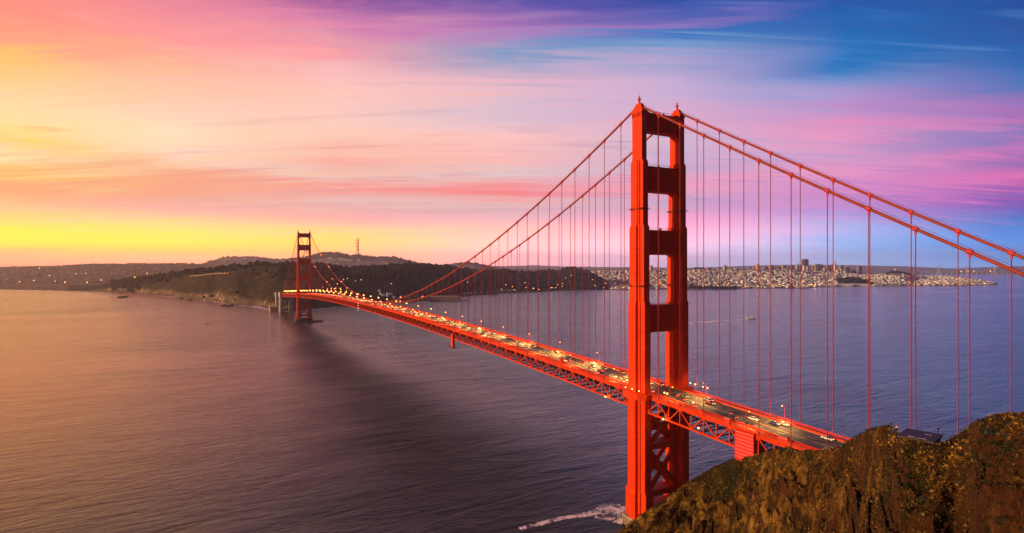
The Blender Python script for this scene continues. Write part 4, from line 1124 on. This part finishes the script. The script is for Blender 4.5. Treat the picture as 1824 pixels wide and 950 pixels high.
def high_rise(px, top, wpx, fac, label, D=6000, kind='slab', depth=.9, rot=.35):
    wd = 1.18 * wpx * D / F; x, y, _ = at(px, D); zg = ground(px, D) - 4; zt = zsil(top, D); h = zt - zg
    t = empty('high_rise', (x, y, zg), -YAW + rot); tag(t, label, 'high rise')
    wd *= .80; m = MB()
    if kind == 'pyramid': m.obox((0, 0, 0), (wd * 1.9, wd * 1.9, h * .86), taper=.16); m.obox((0, 0, h * .861), (wd * .28, wd * .28, h * .139), taper=.1)
    elif kind == 'stepped': m.obox((0, 0, 0), (wd, wd * depth, h * .78)); m.obox((0, 0, h * .781), (wd * .7, wd * depth * .7, h * .14)); m.obox((0, 0, h * .922), (wd * .3, wd * .3, h * .078))
    elif kind == 'taper': m.obox((0, 0, 0), (wd, wd * depth, h * .86)); m.obox((0, 0, h * .861), (wd, wd * depth, h * .139), taper=.7)
    elif kind == 'dome': 
        m.obox((0, 0, 0), (wd, wd * depth, h * .8)); m.tube([(0, 0, h * .80), (0, 0, h * .9), (0, 0, h * .96), (0, 0, h)], [wd * .5, wd * .46, wd * .34, wd * .1], 12)
    elif kind == 'spire': m.obox((0, 0, 0), (wd, wd * depth, h * .72)); m.obox((0, 0, h * .721), (wd * .5, wd * .5, h * .12)); m.obox((0, 0, h * .842), (wd * .18, wd * .18, h * .158), taper=.2)
    else: m.obox((0, 0, 0), (wd, wd * depth, h))
    m.build('shaft', FAC[fac], t)
    if kind in ('slab',):
        m = MB(); m.obox((0, 0, h + .01), (wd * .5, wd * depth * .5, 3.5)); m.build('roof_plant', ROOFM, t)
HR = [(1291, 473, 5, 'cream', 'lone cream tower block on the hill to the left of the city skyline', 5800, 'slab'), (1349.4, 471.3, 5, 'cream', 'tall slim cream tower block above the city hillside', 5900, 'slab'),
 (1335, 477.5, 5, 'grey', 'grey block left of the slim cream tower', 5950, 'slab'), (1343, 476, 4, 'pink', 'pinkish block touching the slim cream tower', 5920, 'slab'), (1364, 476, 6, 'grey', 'wide low grey block right of the slim cream tower', 5950, 'slab'),
 (1374, 472, 7, 'tan', 'tan stepped tower with a pointed top on the ridge', 6000, 'stepped'), (1386.5, 475.6, 6, 'grey', 'grey block right of the stepped tan tower', 6000, 'slab'), (1395.5, 473.5, 7, 'pink', 'broad pink-brown block on the ridge', 6000, 'slab'),
 (1402.5, 474.5, 5, 'pale', 'pale block right of the broad pink-brown one', 6000, 'slab'), (1411, 473, 5, 'purple', 'purple-grey block on the ridge below the spired tower', 6000, 'slab'), (1420, 468, 4, 'pale', 'slim tower with a spire left of the dark brown tower', 6100, 'spire'), (1425.5, 474, 4, 'grey', 'grey block between the spire and the dark brown tower', 6100, 'slab'),
 (1434, 462.5, 9, 'brown', 'tallest dark red-brown slab tower of the skyline', 6700, 'slab'), (1432.5, 474, 5, 'white', 'narrow white block in front of the dark brown tower', 5900, 'slab'), (1438.5, 475, 4, 'pale', 'pale block at the foot of the dark brown tower', 5950, 'slab'), (1262, 477.5, 8, 'brick', 'brick-red block left on the hill beside dark trees', 5800, 'slab'),
 (1265, 484, 6, 'grey', 'blue-grey block below the brick-red one', 5300, 'slab'), (1275.6, 485, 6, 'purple', 'purple-grey block right below the brick-red one', 5300, 'slab'), (1247, 482, 6, 'cream', 'cream block at the left edge of the city', 5500, 'slab'), (1290, 487, 7, 'grey', 'grey block at the foot of the lone cream tower', 5200, 'slab'), (1304, 481, 6, 'cream', 'low cream block right of the lone cream tower', 5800, 'slab'),
 (1443, 475, 4, 'purple', 'purple block right of the dark brown tower', 6600, 'slab'), (1447.5, 474, 5, 'cream', 'cream block in the downtown cluster', 6600, 'slab'), (1452.6, 471, 5, 'pale', 'pale tower left of a dark one downtown', 6800, 'slab'), (1457.5, 471, 4, 'brown', 'narrow dark tower in the middle of downtown', 6700, 'slab'), (1462.5, 472, 6, 'pink', 'pinkish broad tower downtown', 6800, 'slab'), (1469, 478, 5, 'pale', 'short pale block between downtown towers', 6500, 'slab'),
 (1475, 474, 5, 'tan', 'tan tower left of the dark red one', 6700, 'slab'), (1482, 472, 5, 'darkred', 'dark red tower next to the pyramid', 6800, 'slab'), (1487.2, 463.2, 4, 'white', 'white pointed pyramid tower', 6700, 'pyramid'), (1492.6, 481, 6, 'cream', 'cream block in front of the pyramid tower', 6000, 'slab'), (1498.5, 480, 5, 'white', 'white block right of the pyramid tower', 6000, 'slab'), (1497.5, 473.5, 6, 'grey', 'dark grey tower right of the pyramid', 7000, 'slab'),
 (1506, 476.7, 9, 'purple', 'broad purple-grey tower right of downtown', 7000, 'slab'), (1508.8, 473.5, 7, 'pink', 'pink round-topped tower right of downtown', 7200, 'dome'), (1516.5, 481, 12, 'blue', 'long dark blue slab right of downtown', 6900, 'slab'), (1505, 483, 7, 'white', 'white arched block below the dark blue slab', 6100, 'slab'), (1530, 474, 8, 'purple', 'rightmost tall purple-blue tower with tapered top', 7000, 'taper'), (1478.6, 485.5, 5, 'cream', 'cream low block on the slope below the pyramid', 5800, 'slab'),
 (1160, 474, 5, 'cream', 'cream tower seen through the opening of the near bridge tower', 5900, 'slab'), (1176, 478, 4, 'pale', 'small pale tower seen through the opening of the near bridge tower', 5900, 'slab')]
for px, top, wd, fac, lab, D, kd in HR: high_rise(px, top, wd, fac, lab, D, kd)
# memorial column on the hill at the right end of the city
x, y, _ = at(1594.3, 5600); zg = ground(1594.3, 5600)
t = empty('memorial_tower', (x, y, zg)); tag(t, 'pale cylindrical tower on the wooded hill at the right of the city', 'tower')
m = MB(); hh2 = zsil(478.0, 5600) - zg; m.tube([(0, 0, 0), (0, 0, hh2 * .86)], [8, 7], 12); m.build('shaft', FAC['white'], t)
m = MB(); m.tube([(0, 0, hh2 * .862), (0, 0, hh2)], 5.2, 12); m.build('crown', FAC['white'], t)
# small houses
HOUSE_M = [mat('house_white', (.62, .69, .78), .8, var=.2, nscale=.02), mat('house_cream', (.72, .68, .64), .8, var=.2, nscale=.02), mat('house_grey', (.34, .36, .42), .8, var=.2, nscale=.02), mat('house_pink', (.55, .44, .44), .8, var=.2, nscale=.02), mat('house_blue', (.20, .22, .30), .8, var=.2, nscale=.02), ROOFM]
HOUSE_N = ['white', 'cream', 'grey', 'pinkish', 'bluish']
def city_spot(rd):
    while True:
        px = rd.uniform(1055, 1770); sh = float(shore_D(np.array([px]))[0]); D = sh + 70 + (rd.random() ** 1.15) * 2300
        if px > 1590:
            bk = float(interp(np.array([px]), BACK)[0]); 
            if D > bk - 60: continue
        z = ground(px, D)
        if z < 1: continue
        if 1320 < px < 1548 and HOR + (CAM[2] - z) * F / D < 484.5 and rd.random() < .85: continue
        if 1492 < px < 1556 and 4120 < D < 4620: continue
        if abs(px - 1594) < 14 and 5300 < D < 5700: continue
        if px < 1090 and D < 4300: continue
        return px, D, z
def house_mb(m, x, y, z, rd, w_, d_, h_, rz, mi):
    m.obox((x, y, z - 3), (w_, d_, h_ + 3), rz, mi)
    m.obox((x, y, z + h_ + .01), (w_ * .99, d_ * .99, .6), rz, 5)
rd = random.Random(21)
spots = [city_spot(rd) for _ in range(8600)]
spots.sort(key=lambda q: q[1])
idx = set(range(0, 700, 3)[:232])
m = MB()
for i, (px, D, z) in enumerate(spots):
    x, y, _ = at(px, D); mi = rd.choices(range(5), (5, 3, 2, 2, 1))[0]; rz = -YAW + rd.choice([.35, .35 + math.pi / 2]) + rd.gauss(0, .05)
    w_, d_, h_ = rd.uniform(9, 20), rd.uniform(12, 26), rd.choice([4, 5, 5, 6, 6, 7, 8]) * rd.uniform(.8, 1.2)
    if rd.random() < .05: h_ *= 1.9; w_ *= 1.3
    if i in idx:
        k = MB(); house_mb(k, 0, 0, 0, rd, w_, d_, h_, 0, 0); o = k.build('house', [HOUSE_M[mi]] * 5 + [ROOFM], loc=(x, y, z)); o.rotation_euler.z = rz
        sec = 'behind the near tower' if px < 1230 else 'below the lone cream tower' if px < 1330 else 'below the slim cream tower' if px < 1430 else 'below downtown' if px < 1560 else 'at the right end of the city'
        tag(o, f'small {HOUSE_N[mi]} house among those near the city waterfront, {sec}', 'house', f'{HOUSE_N[mi]} houses near the waterfront {sec}')
    else: house_mb(m, x, y, z, rd, w_, d_, h_, rz, mi)
tag(m.build('city_houses', HOUSE_M), 'dense pale houses covering the far city hills', 'houses', kind='stuff')
m = MB(); k = 0
while k < 2600:                                              # hazy seaside districts far left and slopes below the mast
    if rd.random() < .62: px = rd.uniform(-60, 345); D = rd.uniform(4300, 6600)
    else: px = rd.uniform(370, 880); D = rd.uniform(6000, 7700)
    z = ground(px, D)
    if z < 2 or D < shore_D(np.array([px]))[0] + 60 or (px > 360 and z > 205): continue
    x, y, _ = at(px, D); house_mb(m, x, y, z, rd, rd.uniform(8, 18), rd.uniform(12, 26), rd.uniform(7, 12), -YAW + rd.choice([.1, 1.67]), rd.choices(range(5), (1, 2, 4, 3, 1))[0]); k += 1
tag(m.build('seaside_houses', [mat('seaside_wall', c, .9, var=.2, nscale=.02) for c in ((.34, .25, .20), (.30, .20, .14), (.18, .13, .11), (.26, .16, .12), (.14, .12, .12))] + [ROOFM]), 'hazy rows of far houses along the left coast and under the antenna mast', 'houses', kind='stuff')
# hospital blocks below the mast
for px, top, wd, lab in ((608, 465.5, 7, 'pale block at the left of the group below the ridge'), (616, 464.8, 8, 'broad pale block in the middle of the group below the ridge'), (624, 465, 6, 'pale block at the right of the group below the ridge'), (588, 470, 8, 'low pale block left of the group below the ridge'), (639, 470.5, 5, 'small pale block under the antenna mast')):
    x, y, _ = at(px, 7000); zg = ground(px, 7000); o = empty('hospital_block', (x, y, zg), -YAW); tag(o, lab, 'building')
    m = MB(); hgt = max(zsil(top, 7000) - zg, 20); m.obox((0, 0, -20), (wd * 7, 40, hgt + 20)); m.build('wall', FAC['pale'], o)
    m = MB(); m.obox((0, 0, hgt + .02), (wd * 3, 20, 5)); m.build('roof_plant', ROOFM, o)
# antenna mast
D = 7850; x, y, _ = at(637, D); zg = ground(637, D) - 5; zt = zsil(421, D); hm_ = zt - zg
M['mast_red'] = mat('mast_red', (.45, .08, .04), .6); M['mast_white'] = mat('mast_white', (.65, .55, .48), .6)
t = empty('antenna_mast', (x, y, zg), .4); tag(t, 'tall red and white three-legged antenna mast on the hazy ridge', 'mast')
prof_ = [(0, 23), (.25, 17), (.52, 13), (.66, 15), (.80, 20)]
def mr_(u): return float(np.interp(u, [p[0] for p in prof_], [p[1] for p in prof_]))
for k in range(3):
    a = k * 2.094; pts_ = [(mr_(u) * math.cos(a), mr_(u) * math.sin(a), u * hm_) for u in np.linspace(0, .8, 9)]
    m = MB()
    for i in range(8): m.beam(pts_[i], pts_[i + 1], 5.5, 5.5, i % 2)
    m.build('leg', [M['mast_red'], M['mast_white']], t)
    m = MB(); m.beam((mr_(.8) * math.cos(a), mr_(.8) * math.sin(a), .8 * hm_), (mr_(.8) * math.cos(a), mr_(.8) * math.sin(a), hm_ * (1 if k == 0 else .93)), 3.2); m.build('aerial', M['mast_white'], t)
for u in (.10, .30, .44, .60, .80):
    m = MB(); r = mr_(u) + 4
    for k in range(3):
        a, c = k * 2.094, (k + 1) * 2.094; m.beam((r * math.cos(a), r * math.sin(a), u * hm_), (r * math.cos(c), r * math.sin(c), u * hm_), 7, 9)
    m.build('cross_brace', M['mast_red'], t)
for px_, hh3 in ((699, 6), (702, 9)):
    x, y, _ = at(px_, 7800); zg = ground(px_, 7800); o = empty('small_mast', (x, y, zg)); tag(o, 'tiny aerial mast right of the big antenna mast' + (', taller of two' if hh3 == 9 else ', shorter of two'), 'mast')
    m = MB(); m.tube([(0, 0, -3), (0, 0, hh3 * 8)], [1.6, .8], 6); m.build('pole', M['mast_red'], o)
# waterfront sheds, piers
def shed(px0, px1, D, h, mt, lab, name='pier_shed', grp=None, depth=26):
    a = Vector(at(px0, D)); c = Vector(at(px1, D)); mid = (a + c) / 2; L = (c - a).length
    t = empty(name, (mid.x, mid.y, 2), math.atan2(c.y - a.y, c.x - a.x)); tag(t, lab, 'shed', grp)
    m = MB(); m.box((-L / 2, -depth / 2, -4), (L / 2, depth / 2, h)); m.build('wall', mt, t)
    m = MB(); m.xz([(-L / 2 - 1, h + .02), (L / 2 + 1, h + .02), (L / 2 + 1, h + .5), (L / 2 - 4, h + 4), (-L / 2 + 4, h + 4), (-L / 2 - 1, h + .5)], -depth / 2 - 1, depth / 2 + 1); m.build('roof', ROOFM if mt != HOUSE_M[0] else HOUSE_M[1], t)
shed(1459, 1487, 4010, 13, HOUSE_M[0], 'left one of three long white pier sheds in front of the dark wooded point'); shed(1489, 1517, 4030, 14, HOUSE_M[0], 'middle one of three long white pier sheds in front of the dark wooded point'); shed(1519, 1549, 4050, 13, HOUSE_M[0], 'right one of three long white pier sheds in front of the dark wooded point')
for i, (a, c, D) in enumerate(((1562, 1600, 4150), (1604, 1640, 4230), (1648, 1690, 4300), (1696, 1722, 4350), (1726, 1768, 4550))):
    shed(a, c, D, 9, HOUSE_M[(2, 3, 0, 1, 3)[i]], ['long grey shed on the right waterfront', 'pinkish shed on the right waterfront next to the grey one', 'white shed toward the tip of the right waterfront', 'short cream shed toward the tip of the right waterfront', 'long pinkish shed on the outermost tip of the right waterfront'][i], 'waterfront_shed')
shed(766, 818, 2350, 14, mat('hangar_grey', (.12, .10, .13), .8), 'long low purple-grey hangar behind the green shore', 'hangar', depth=40)
for i, px in enumerate(range(822, 915, 10)): shed(px, px + 8, float(shore_D(np.array([px]))[0]) + 160, 7, HOUSE_M[0], 'small white shed in the row behind the green shore', 'shore_shed', 'white sheds behind the green shore', 18)
for i in range(9):
    px = 676 + i * 3.0 + random.uniform(-2, 2); D = 2270 + random.uniform(0, 55); x, y, _ = at(px, D); zg = ground(px, D)
    t = empty('barracks', (x, y, zg), -YAW + .2); tag(t, 'white house in the lit cluster on the dark hillside beyond the deck', 'house', 'white houses on the dark hillside')
    m = MB(); m.obox((0, 0, -3), (8, 12, 9)); m.build('wall', HOUSE_M[1], t); m = MB(); m.xz([(-4.6, 6.02), (4.6, 6.02), (0, 9)], -6.5, 6.5); m.build('roof', HOUSE_M[3], t)
    add_light((-5, -9, 4), 500, t, .5, (1, .75, .5))
def jetty(px0, px1, D, lab):
    a = Vector(at(px0, D)); c = Vector(at(px1, D)); t = empty('jetty', tuple(a)[:2] + (0,), math.atan2(c.y - a.y, c.x - a.x)); tag(t, lab, 'jetty'); L = (c - a).length
    m = MB(); m.box((0, -5, 2.2), (L, 5, 3.4)); m.box((L * .62, -9, 2.21), (L, 9, 4.6)); m.build('platform', M['dark'], t)
    m = MB()
    for k in range(int(L / 8)): 
        for yy in (-4, 4): m.tube([(4 + k * 8, yy, -3), (4 + k * 8, yy, 2.2)], .5, 5)
    tag(m.build('piles', M['dark'], t), kind='stuff')
jetty(776, 838, Dwater(536.4), 'long dark jetty on the water off the green shore'); jetty(868, 885, Dwater(526.5), 'short dark jetty further right off the green shore'); jetty(1395, 1440, Dwater(514.6), 'low dark breakwater in front of the city shore')
# domed rotunda lit in orange
x, y, _ = at(1177, 4000); zg = ground(1177, 4000); t = empty('domed_rotunda', (x, y, zg)); tag(t, 'floodlit orange domed rotunda seen through the near bridge tower', 'rotunda')
OC = mat('ochre_stone', (.55, .32, .12), .8)
m = MB(); m.tube([(0, 0, 24), (0, 0, 30), (0, 0, 36), (0, 0, 40), (0, 0, 42)], [19, 18.5, 15, 9, 1], 16); m.build('dome', OC, t)
m = MB(); m.tube([(0, 0, 19), (0, 0, 24)], 20, 16); m.build('entablature', OC, t)
for k in range(8):
    a = k * .785; m = MB(); m.obox((16 * math.cos(a), 16 * math.sin(a), -3), (7, 7, 22)); m.build('column', OC, t)
add_light((0, 0, 12), 45000, t, 3, (1, .5, .15))

# far street lights on the wooded shore and along the city waterfront
def far_lamp(px, D, h, grp, lab, s=1.3):
    x, y, _ = at(px, D); zg = max(ground(px, D), 1.5); t = empty('lamp_post', (x, y, zg)); tag(t, lab, 'lamp post', grp)
    m = MB(); m.tube([(0, 0, 0), (0, 0, h)], .25, 5); m.build('pole', M['dark'], t)
    m = MB(); m.add([(a * s, b_ * s, h + s + c * s) for a, b_, c in ico(1, 1)[0]], ico(1, 1)[1]); m.build('globe', M['lampglow'], t)
rd = random.Random(4)
for px, py in [(586, 505), (592, 509), (601, 510), (612, 508), (619, 507), (630, 504), (633, 508), (643, 503), (643, 507), (697, 506), (606, 514), (596, 516), (618, 517), (577, 507), (568, 509), (575, 514), (607, 522), (617, 525), (627, 527), (560, 506), (770, 511), (833, 507), (590, 520), (583, 521), (598, 519), (565, 516), (571, 519)]:
    D = 1750 + (522 - py) * 42; 
    far_lamp(px, D, max(6, zsil(py, D) - ground(px, D) - 1), 'lamp posts on the wooded shore beyond the far tower', 'glowing lamp post on the dark wooded shore beyond the far tower', 1.1)
def D_at(px, py):
    for D in np.arange(1700, 3600, 10.0):
        z = ground(px, D)
        if z > 3 and HOR + (CAM[2] - z) * F / D < py: return float(D)
    return 2600.0
for k in range(16): px = 340 + k * 4.3 + rd.uniform(-1, 1); far_lamp(px, D_at(px, 495 - k * .35), 6, 'lamp posts on the bluff road', 'lamp post along the road on the bluff left of the far tower', .9)
for k in range(34): px = rd.uniform(880, 1120); D = float(shore_D(np.array([px]))[0]) + rd.uniform(60, 420); far_lamp(px, D, rd.uniform(8, 14), 'lamp posts on the shore left of the near tower', 'glowing lamp post on the far shore left of the near tower', 1.6)
for k in range(30): px = rd.uniform(1230, 1470); D = float(shore_D(np.array([px]))[0]) + rd.uniform(20, 260); far_lamp(px, D, rd.uniform(8, 14), 'lamp posts on the city waterfront', 'glowing lamp post on the city waterfront right of the near tower', 1.6)
for k in range(12): px = rd.uniform(1600, 1760); D = float(shore_D(np.array([px]))[0]) + rd.uniform(20, 200); far_lamp(px, D, rd.uniform(8, 14), 'lamp posts on the right waterfront', 'glowing lamp post on the right end of the waterfront', 1.8)
for px, py, D in ((225, 472.5, 6300), (312, 472.5, 6300), (153, 488, 5200), (116, 510, 4300), (60, 505, 4700), (88, 497, 5200), (12, 502, 4900), (180, 500, 4600), (205, 506, 3900), (135, 496, 5300), (70, 486, 5900), (190, 486, 5600), (240, 495, 4600), (98, 507, 4500), (155, 509, 4200), (262, 488, 5000), (35, 509, 4400)): far_lamp(px, D, max(6, zsil(py, D) - ground(px, D)), 'far lights of the left coast', 'bright speck of light on the hazy left coast', 3.0)

# far bay bridge
t = empty('bay_bridge', (0, 0, 0)); tag(t, 'faint low bridge with pale towers on the horizon at the right', 'bridge')
D = 10200; M['pale_steel'] = mat('pale_steel', (.5, .46, .44), .7)
def bp(px, z): p = at(px, D); return Vector((p[0], p[1], z))
m = MB(); m.beam(bp(1628, 42), bp(1900, 42), 24, 12); m.build('deck', M['pale_steel'], t)
for px in (1672, 1722, 1772):
    m = MB(); m.beam(bp(px - .9, -4), bp(px - .9, 138), 10, 10); m.beam(bp(px + .9, -4), bp(px + .9, 138), 10, 10); m.beam(bp(px - .9, 120), bp(px + .9, 120), 8, 8); m.build('tower', M['pale_steel'], t)
m = MB()
for a, c in ((1647, 1672), (1672, 1722), (1722, 1772), (1772, 1822)):
    n = 12; pts_ = []
    for i in range(n + 1):
        u = i / n; px = a + (c - a) * u; zc = 60 + 75 * (2 * u - 1) ** 2 if a != 1647 else 50 + 88 * u
        pts_.append(bp(px, zc))
    m.tube(pts_, 3.2, 5)
m.build('cable', M['pale_steel'], t)
for px in range(1632, 1900, 9):
    m = MB(); m.beam(bp(px, -4), bp(px, 36), 9, 9); m.build('pier', M['pale_steel'], t)
for px in (1712, 1724, 1735, 1706, 1764): 
    p = bp(px, 56); o = empty('bridge_lamp', tuple(p)); tag(o, 'warm light on the far low bridge', 'lamp', 'lights on the far low bridge')
    m = MB(); m.add([(a * 6, b_ * 6, c * 6) for a, b_, c in ico(1)[0]], ico(1)[1]); m.build('globe', M['lampglow'], o)

# ------------------------------------------------------------------ boats
x, y = at(1337, Dwater(568.5))[:2]
hd_ = -YAW + math.radians(3)
t = empty('ferry_boat', (x, y, 0), hd_); tag(t, 'white ferry boat with a long wake on the bay right of the near tower', 'boat')
m = MB()
hull = [(-11, -2.8), (6, -2.8), (10, -1.8), (13.5, 0), (10, 1.8), (6, 2.8), (-11, 2.8)]
m.prism(hull, -.4, 1.9); m.build('hull', mat('hull_white', (.6, .55, .5), .5), t)
m = MB(); m.obox((-1.5, 0, 1.91), (16, 4.8, 2.3), taper=.95); m.build('cabin', M['white'], t)
m = MB(); m.obox((-1.5, 0, 2.7), (16.1, 4.86, .8)); m.build('window_band', M['glass'], t)
m = MB(); m.obox((3, 0, 4.22), (5, 3.4, 1.8), taper=.85); m.build('wheelhouse', M['white'], t)
m = MB(); m.tube([(1, 0, 6.0), (1, 0, 9.5)], .12, 6); m.build('mast', M['dark'], t)
def foam_mat(name, sc, lo, hi, col=(.75, .72, .75, 1)):
    m = bpy.data.materials.new(name); m.use_nodes = True; b = NB(m.node_tree); p = m.node_tree.nodes['Principled BSDF']
    tc = b.n('ShaderNodeTexCoord'); n = b.noise(tc.outputs['Object'], sc, 7, .68, 1.5).outputs[0]
    a = b.n('ShaderNodeAttribute', attribute_name='cover')
    al = b.mr(b.m('ADD', n, b.m('MULTIPLY', b.m('SUBTRACT', b.sep(a.outputs['Vector'])[0], .5), .42)), lo, hi, 0, 1, True)
    n3 = b.noise(tc.outputs['Object'], sc * .3, 4, .6, 1.0).outputs[0]
    al = b.m('MULTIPLY', al, b.mr(n3, .40, .54, .12, 1))
    p.inputs['Base Color'].default_value = col; p.inputs['Roughness'].default_value = .9
    b.l(al, p.inputs['Alpha']); return m
M['foam'] = foam_mat('sea_foam', .09, .44, .60)
M['foam_fine'] = foam_mat('fine_foam', .5, .53, .60, (.92, .92, .95, 1))
def ribbon(name, pts, widths, material, z=.12, nc=7):
    """flat strip following pts; cover = 1 on the centre line falling to 0 at the edges and tail"""
    V = []; A = []; F_ = []
    for i, (p, wd) in enumerate(zip(pts, widths)):
        d = Vector(pts[min(i + 1, len(pts) - 1)]) - Vector(pts[max(i - 1, 0)]); nrm = Vector((-d.y, d.x)).normalized()
        for k in range(nc):
            u = k / (nc - 1) * 2 - 1; V.append((p[0] + nrm.x * u * wd, p[1] + nrm.y * u * wd, z)); A += [1 - abs(u) ** 1.5, 0, 0, 1]
    for i in range(len(pts) - 1):
        for k in range(nc - 1): a = i * nc + k; F_.append((a, a + 1, a + nc + 1, a + nc))
    me = bpy.data.meshes.new(name); me.from_pydata(V, [], F_); me.materials.append(material)
    at_ = me.color_attributes.new('cover', 'FLOAT_COLOR', 'POINT'); at_.data.foreach_set('color', A); return link(name, me)
p0 = Vector(at(1333, Dwater(569.5))[:2]); p1 = Vector(at(1165, Dwater(580))[:2])
pts_ = [tuple(p0.lerp(p1, i / 20)) for i in range(21)]
tag(ribbon('boat_wake', pts_, [5 + 22 * (i / 20) ** .7 for i in range(21)], foam_mat('wake_foam', .05, .24, .44, (.9, .9, .93, 1))), 'long white wake trailing left from the ferry', 'wake', kind='stuff')
for px, py, h_, lab in ((1793.5, 508, 13, 'tiny white sailing boat, left of two off the waterfront tip'), (1811, 511, 14, 'tiny white sailing boat, right of two off the waterfront tip')):
    D = Dwater(py); x, y, _ = at(px, D); t = empty('sailing_boat', (x, y, 0), .5); tag(t, lab, 'boat')
    m = MB(); m.prism([(-6, -1.8), (3, -1.8), (7, 0), (3, 1.8), (-6, 1.8)], -.3, 1.5); m.build('hull', M['white'], t)
    m = MB(); m.tube([(0, 0, 1.5), (0, 0, h_ + 3)], .2, 6); m.build('mast', M['dark'], t)
    m = MB(); m.add([(-.3, .05, 2.5), (-6, .05, 2.8), (-.3, .05, h_ + 2), (-.3, -.05, 2.5), (-6, -.05, 2.8), (-.3, -.05, h_ + 2)], [(0, 1, 2), (5, 4, 3), (0, 3, 4, 1), (1, 4, 5, 2), (2, 5, 3, 0)]); m.build('sail', M['white'], t)

# surf along the coast, foam round the near pier
pp = [(px, float(shore_D(np.array([px]))[0]) - 6) for px in np.arange(-40, 600, 4.0)]
tag(ribbon('surf', [at(a, D)[:2] for a, D in pp], [26 + 10 * math.sin(a * .07) + (18 if 430 < a < 520 else 0) for a, D in pp], M['foam'], .35), 'white surf along the far shore', 'surf', kind='stuff')
def gxy(px, py): return at(px, Dwater(py))[:2]
cl_ = [gxy(*q) for q in ((1125, 912), (1108, 911), (1095, 909), (1085, 908), (1076, 911), (1066, 914), (1050, 916), (1034, 919), (1016, 922), (996, 925), (975, 930), (950, 937), (925, 943))]
tag(ribbon('foam', cl_, [13, 14, 14, 13, 10, 7.5, 5.5, 4.5, 4.2, 3.8, 4, 4, 3], M['foam_fine'], .14), 'white foam washing round the base of the near tower', 'foam', kind='stuff')
cl_ = [gxy(*q) for q in ((1110, 930), (1098, 928), (1085, 925), (1072, 923), (1060, 921))]
tag(ribbon('foam', cl_, [6, 6, 5, 4, 2.5], M['foam_fine'], .10), 'second patch of foam below the near pier', 'foam', kind='stuff')

# sea rocks
M['rock'] = mat('sea_rock', (.035, .028, .024), .9, var=.4, nscale=.3, bump=.5)
for i, (px, py, s) in enumerate(((217, 531, 15), (226, 528.5, 8), (338, 535.5, 9), (322, 532.5, 9), (400, 545.6, 9), (411, 544.8, 10), (405, 547, 6), (368, 577, 3))):
    D = Dwater(py); x, y, _ = at(px, D); vs, fs = ico(1, 2, i, .22)
    o = MB(); o.add([(a * s * 1.6, b_ * s, c * s * .55) for a, b_, c in vs], fs); r = o.build('sea_rock', M['rock'], loc=(x, y, -.5)); r.rotation_euler.z = -YAW + i
    tag(r, ['largest dark rock in the sea off the left coast', 'small rock just right of the largest sea rock', 'dark rock off the bluff, middle of the coast', 'low rock left of the one off the bluff', 'left rock of the trio close to the bluff', 'right rock of the trio close to the bluff', 'smallest rock of the trio close to the bluff', 'lone tiny dark rock out on the open water'][i], 'rock')

# ------------------------------------------------------------------ haze: one closed box of even air round everything
m = MB(); m.box((-R - 200, -R - 200, -12), (R + 200, R + 200, 640))
hzm = bpy.data.materials.new('haze_air'); hzm.use_nodes = True; hzm.node_tree.nodes.clear(); b = NB(hzm.node_tree)
o = b.n('ShaderNodeOutputMaterial'); v = b.n('ShaderNodeVolumePrincipled'); b.l(v.outputs[0], o.inputs['Volume'])
v.inputs['Color'].default_value = (.93, .96, 1.0, 1); v.inputs['Density'].default_value = 4.2e-5; v.inputs['Anisotropy'].default_value = .58
tag(m.build('haze', hzm), kind='stuff')
hzm.cycles.homogeneous_volume = True
print('objects', len(bpy.data.objects))
